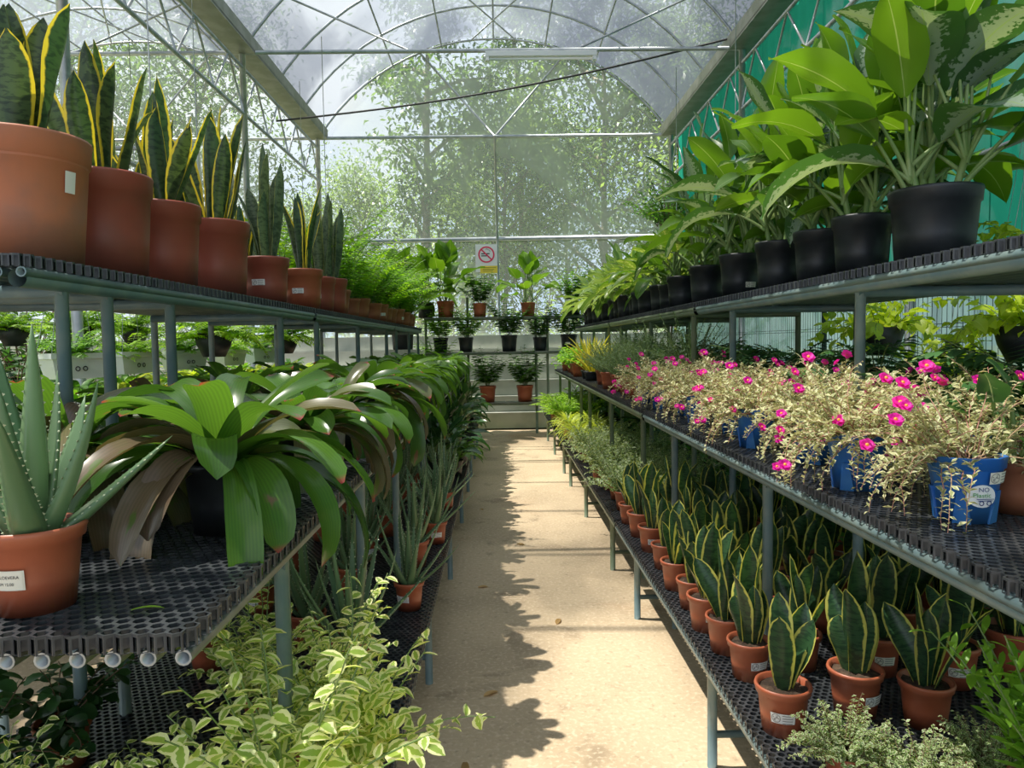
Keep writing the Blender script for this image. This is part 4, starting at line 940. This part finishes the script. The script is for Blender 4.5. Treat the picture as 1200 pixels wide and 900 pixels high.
for (tp, x, y, z, s_, lb) in ((ZZ[0], .15, 10.33, 1.146, 1.0, 'dark green plant in black pot with white label on the end rack'), (ZZ[0], .98, 10.33, 1.146, 1.0, 'dark green plant in black pot, beside the right rack post'),
                              (ZZ[1], -.16, 10.33, .446, 1.0, 'leafy plant in orange pot on the low shelf of the end rack'), (ZZ[1], .36, 10.33, .446, 1.0, 'leafy plant in orange pot next to the rack centre post'),
                              (ZZ[2], -.86, 10.33, .646, 1.05, 'light green plant in black pot on the short rack shelf'), (ZZ[2], -.80, 10.33, 1.146, .9, 'light green plant in dark pot above the short rack shelf'),
                              (MON[1], -.72, 10.33, 1.626, .95, 'split leaf plant in orange pot on top of the end rack'), (MON[1], .42, 10.33, 1.626, .8, 'large leaved plant in orange pot in the middle of the rack top'),
                              (ZZ[2], 1.05, 10.35, 1.626, .9, 'bright leafy plant at the end of the rack top'), (ZZ[1], 1.3, 10.33, 1.626, .9, 'leafy plant in orange pot at the rack corner'),
                              (MON[0], -1.25, 9.75, 1.2, 1.2, 'tall split leaf plant rising behind the feathery palms'), (ZZ[1], -.25, 10.33, 1.626, .85, 'leafy plant in orange pot between the two large leaved ones'), (ZZ[2], -.45, 10.33, 1.146, .9, 'bright plant in dark pot beside the taller rack post'), (ZZ[0], .58, 10.33, 1.146, .85, 'dark bushy plant between the two labelled black pots'), (MON[0], -1.0, 10.35, 1.626, .9, 'dark large leaved plant at the palm end of the rack')):
    place(tp, 'rack_plant', lb, 'plant', (x, y, z), x * 5 + z, s_ * 1.2, 'plants on the end rack')
g = G(); g.box(-.2, .2, -.2, .2, 0, 1.2); tag(obj('pedestal', g.mesh('pedestal', STEP), None, (-1.25, 9.75, 0)), 'concrete pedestal under the tall split leaf plant', 'pedestal')
rown(SHR, 'leafy_shrub', 'plant', 'leafy floor shrub beside the end rack', 'clump by the concrete steps', [(1.3, 9.95), (1.95, 9.9), (-1.1, 10.0), (-1.9, 9.9), (-2.4, 9.8)], 'shrubs by the steps', 1., 3, .1, 4, 0.)

# ------------------------------------------------------------------ the neighbouring bay
tb = thing('long_table', 'low grey plant table in the neighbouring bay', 'table', (-2.55, 5.2, 0))
g = G(); g.box(-.45, .45, -3.6, 4.2, .84, .87); obj('table_top', g.mesh('table_top', GALVD), tb)
g = G(); g.tube([(.46, -3.6, .96), (.46, 4.2, .96)], .016, 8); obj('edge_rail', g.mesh('edge_rail', PIPEG), tb)
for y in (-3.4, -1, 1.5, 4.0):
    for x in (-.42, .44): g = G(); g.tube([(x, y, 0), (x, y, .96 if x > 0 else .84)], .016, 8); obj('leg', g.mesh('leg', PIPEG), tb)
SMP = [potparts(.13, .11, TERRA if i % 2 else BLACKPOT, seed=i) + [part('leaves', strapmesh(930 + i, [SPIDER, BRIGHTG, MIDG, LIME][i], 22, .24, .045, .1, (35, 85), (-50, 20), 2), kind='stuff')] for i in range(4)]
rown(SMP, 'rosette_plant', 'plant', 'small bright rosette plant', 'front row of long table', line(-2.2, 2.1, 8.8, 16, 3), 'rosettes on the long table', 1., 3, .12, 1, .87)
rown(SMP, 'rosette_plant', 'plant', 'small bright rosette plant', 'back row of long table', line(-2.48, 2.2, 8.8, 13, 4), 'rosettes on the long table', 1.1, 3, .12, 2, .87)
g = G(); g.tube([(.0, 0, .02), (.008, 0, -.01), (0, 0, -.03), (-.008, .004, -.05), (.0, 0, -.09)], .006, 5); g.tube([(-.015, 0, .03), (.0, 0, .045), (.015, 0, .03), (.0, 0, .0), (-.015, 0, .03)], .006, 5)
TIE = g.mesh('red_tie', REDTIE)
for i, y in enumerate((2.55, 2.85, 3.5, 3.75, 4.35, 5.0)):
    tag(obj('red_tie', TIE, None, (-2.085, y, .955), .3 * i), f'red plastic tie on the long table rail, {nth(i)}', 'tie', 'red ties on the rail')
def trough(seed, fm):
    g = G(); 
    for (z, w, l) in ((0, .075, .14), (.13, .095, .17)):
        pass
    pr = []
    def ring(hw, hl, z): return [(-hl, -hw, z), (hl, -hw, z), (hl, hw, z), (-hl, hw, z)]
    R = [ring(.07, .14, 0), ring(.085, .165, .12), ring(.10, .18, .122), ring(.10, .18, .155), ring(.09, .17, .155), ring(.08, .155, .1)]
    for q in R: g.v += q
    for i in range(5):
        for k in range(4): k2 = (k + 1) % 4; g.face([i * 4 + k, i * 4 + k2, i * 4 + 4 + k2, i * 4 + 4 + k], None, 0, False)
    g.face([3, 2, 1, 0], None, 0, False); g.face([20, 21, 22, 23], None, 0, False)
    pr.append(part('trough', g.mesh('trough', WHITEPOT)))
    g = G()
    for sx in (-.02, .025): g.tube([(sx + .013 * cos(a * pi / 5), -.0835, .06 + .013 * sin(a * pi / 5)) for a in range(11)], .003, 4, cap=False)
    pr.append(part('logo_mark', g.mesh('logo_mark', INK)))
    w = G()
    for sx in (-.17, .17):
        for sy in (-.09, .09): w.tube([(sx, sy, .15), (sx * .2, 0, .95)], .002, 4, cap=False)
    pr.append(part('hanger_wires', w.mesh('hanger_wires', GALV)))
    pr.append(part('fronds', frondmesh(seed, fm, 36, .30, .13, 16, .06, .017, (15, 85), (-70, 10)), kind='stuff'))
    return pr
TR = [trough(940, FERN), trough(941, FERN_LIME)]
rp = thing('hanging_rail', 'galvanised pipe carrying the white troughs in the next bay', 'pipe', (-2.35, 5, 2.06))
g = G(); g.tube([(0, -3, 0), (0, 4.5, 0)], .014, 8); obj('pipe', g.mesh('pipe', GALV), rp)
for y in (-2.6, 1, 4.2): g = G(); g.tube([(0, y, 0), (0, y, 2.4)], .004, 5); obj('drop_rod', g.mesh('drop_rod', GALV), rp)
for i, y in enumerate((4.15, 4.8, 5.6, 6.5, 7.4)):
    place(TR[i % 2], 'fern_trough', f'white hanging trough of ferns in the next bay, {nth(i)}', 'plant', (-2.35, y, 1.11), 1.0 + .25 * (i % 2), .9, 'white fern troughs')
BF = bowl(.26, .16, BLACKPOT, .8) + [part('fronds', frondmesh(950, FERN_LIME, 60, .42, .14, 18, .07, .02, (0, 88), (-75, 10)), kind='stuff')]
for i, (x, y, z) in enumerate(((-2.05, 5.4, 1.2), (-2.9, 5.2, 1.3), (-3.3, 4.6, 1.35), (-3.1, 6.4, 1.3), (-2.0, 7.0, 1.2), (-3.6, 5.6, 1.3))):
    place(BF, 'boston_fern', f'large lime boston fern in hanging black bowl, {nth(i)} in the next bay', 'plant', (x, y, z), i * 1.3, [1.05, .9, .85, .9, 1., .9][i], 'hanging boston ferns')
rp = thing('hanging_rail', 'galvanised pipe over the boston ferns in the next bay', 'pipe', (-3.1, 5, 2.3))
for x in (-.5, 0, .5, 1.07): g = G(); g.tube([(x, -1, 0), (x, 3, 0)], .012, 8); obj('pipe', g.mesh('pipe', GALV), rp)
for x in (-.7, 1.3): 
    for y in (-1, 3): g = G(); g.tube([(x, y, 0), (x, y, 2.2)], .004, 5); obj('drop_rod', g.mesh('drop_rod', GALV), rp)
for y in (-1, 3): g = G(); g.tube([(-.7, y, 0.02), (1.3, y, .02)], .012, 8); obj('pipe', g.mesh('pipe', GALV), rp)
rown(SHR + PALMW, 'leafy_shrub', 'plant', 'leafy shrub in the next bay', 'row beyond the long table', line(-3.6, 2.6, 10, 11, 6, .3), 'shrubs in the next bay', 1.35, 3, .15, 2, 0.)
rown(SHR, 'leafy_shrub', 'plant', 'big leafy shrub', 'far row along the net side wall', line(-6.2, 3.5, 9.6, 9, 7, .5), 'shrubs in the next bay', 2.0, 3, .15, 3, 0.)

# ------------------------------------------------------------------ trees outside
def tree_parts(seed, H, R, mat, nb=16, nleaf=420, lsz=.24, lean=.0):
    r = random.Random(seed); tr = G(); lf = G(); th = H * .42
    P = [Vector((lean * t * H * .12 + r.uniform(-.06, .06), r.uniform(-.06, .06), H * .92 * t)) for t in (0, .15, .3, .45, .6, .75, .9, 1)]
    tr.tube(P, [.105 * (1 - .85 * i / 7) * H / 9 for i in range(8)], 8)
    for b in range(nb):
        f = .30 + .68 * b / (nb - 1); i = min(6, int(f * 7)); B = P[i].lerp(P[i + 1], f * 7 - i); az = b * GA + r.uniform(-.4, .4); e = rad(r.uniform(15, 55)); ln = R * r.uniform(.55, 1.05) * (1.15 - .55 * abs(f - .55) * 2)
        d = Vector((cos(e) * cos(az), cos(e) * sin(az), sin(e))); E = B + d * ln; M_ = B + d * ln * .5 + Vector((0, 0, .12)); tr.tube([B, M_, E], [.05 * H / 9, .03 * H / 9, .012], 5)
        for k in range(nleaf):
            c = B.lerp(E, .35 + .75 * r.random() ** .7); q = Vector((r.gauss(0, 1), r.gauss(0, 1), r.gauss(0, .75))) * (R * .20)
            lf.blade(c + q, r.uniform(0, 6.28), r.uniform(-60, 40), r.uniform(-80, 0), lsz * r.uniform(.6, 1.2), lsz * .42, SMALL, 2, 1, 0, roll=r.uniform(-.6, .6))
    return [part('trunk', tr.mesh('trunk', BARK)), part('crown', lf.mesh('crown', mat), kind='stuff')]
TREES = [tree_parts(1000, 9.5, 2.9, TREEL, 20, 620, .17), tree_parts(1001, 7.5, 2.5, TREEL2, 18, 620, .17), tree_parts(1002, 10.5, 1.7, TREEL, 16, 420, .19, .3)]
GT = 'trees beyond the end net'
for i, (k, x, y, s_, lb) in enumerate(((2, -1.7, 16.5, 1., 'tall dark tree with a straight trunk behind the net, beside the open sky'), (1, .2, 17.5, .9, 'pale green bushy tree behind the centre of the end net'),
                                       (0, 2.6, 18.0, 1.05, 'broad green tree behind the net above the lance leaved plants'), (2, .9, 20.5, 1.15, 'slender leaning tree behind the net with sky round its crown'),
                                       (1, 4.6, 16.8, 1.0, 'pale tree outside near the green wall'), (0, -7.4, 19.0, 1., 'broad tree behind the next bay end net'), (1, -4.0, 22.0, .82, 'low pale tree under the sky gap behind the net'),
                                       (0, -9.5, 17.0, .95, 'broad tree at the outer corner of the next bay'), (2, -12.5, 12., .9, 'slender tree outside the next bay side net'), (1, -12., 8., .95, 'pale tree outside the middle of the side net'),
                                       (0, -12.5, 3.5, .9, 'broad tree outside the near part of the side net'), (0, 5.5, 22.5, 1.15, 'tall broad tree far behind the green wall corner'), (1, -1.2, 25.5, .95, 'distant pale tree low behind the dark straight trunk'), (0, 2.4, 26.0, .9, 'distant broad tree filling the gap behind the centre'), (1, -6.8, 26.0, .8, 'distant low tree beneath the open sky'))):
    place(TREES[k], 'tree', lb, 'tree', (x, y, -.05), i * 1.1, s_, GT)
HB = bushparts(1010, TREEL2, STEMB, 130, 2.4, 34, .19, .075, OVATE, (20, 88), 45, 0, 3, 1, base_r=.5, sr=.012)
for i, (x, y, s_) in enumerate(((-3.4, 14.9, .95), (-2.0, 15.4, 1.1), (-.6, 15.0, 1.05), (.9, 15.3, 1.15), (2.4, 15.0, 1.1), (3.9, 15.5, 1.2), (-5.2, 15.2, 1.1), (-7.0, 15.0, 1.1))):
    place(HB, 'wild_bush', f'wild leafy bush outside the end net, {["third","fourth","fifth","sixth","seventh","last","second","first"][i]} counting towards the green wall', 'bush', (x, y, -.05), i * 1.4, s_, 'wild bushes outside')

# ------------------------------------------------------------------ small loose things
def fallen(name, label, loc, rz, L, W, mat):
    g = G(); g.blade((-L / 2, 0, .002), 0, 14, -16, L, W, LANCE, 6, 4, .12); tag(obj(name, g.mesh(name, mat), None, loc, rz), label, 'leaf', 'fallen leaves')
fallen('fallen_leaf', 'bright green fallen leaf lying on the black grating near the aloe', (-.475, .985, ZM), .25, .042, .008, FERN_LIME)
r = random.Random(5)
for i, (x, y) in enumerate(((-.05, 2.62), (-.12, 2.15), (.25, 3.3), (-.1, 3.8), (.12, 4.6), (-.15, 5.6))):
    fallen('fallen_leaf', f'dry brown leaf on the aisle floor, {nth(i)}', (x, y, 0.001), r.uniform(0, 6), r.uniform(.04, .07), .025, DRYL)
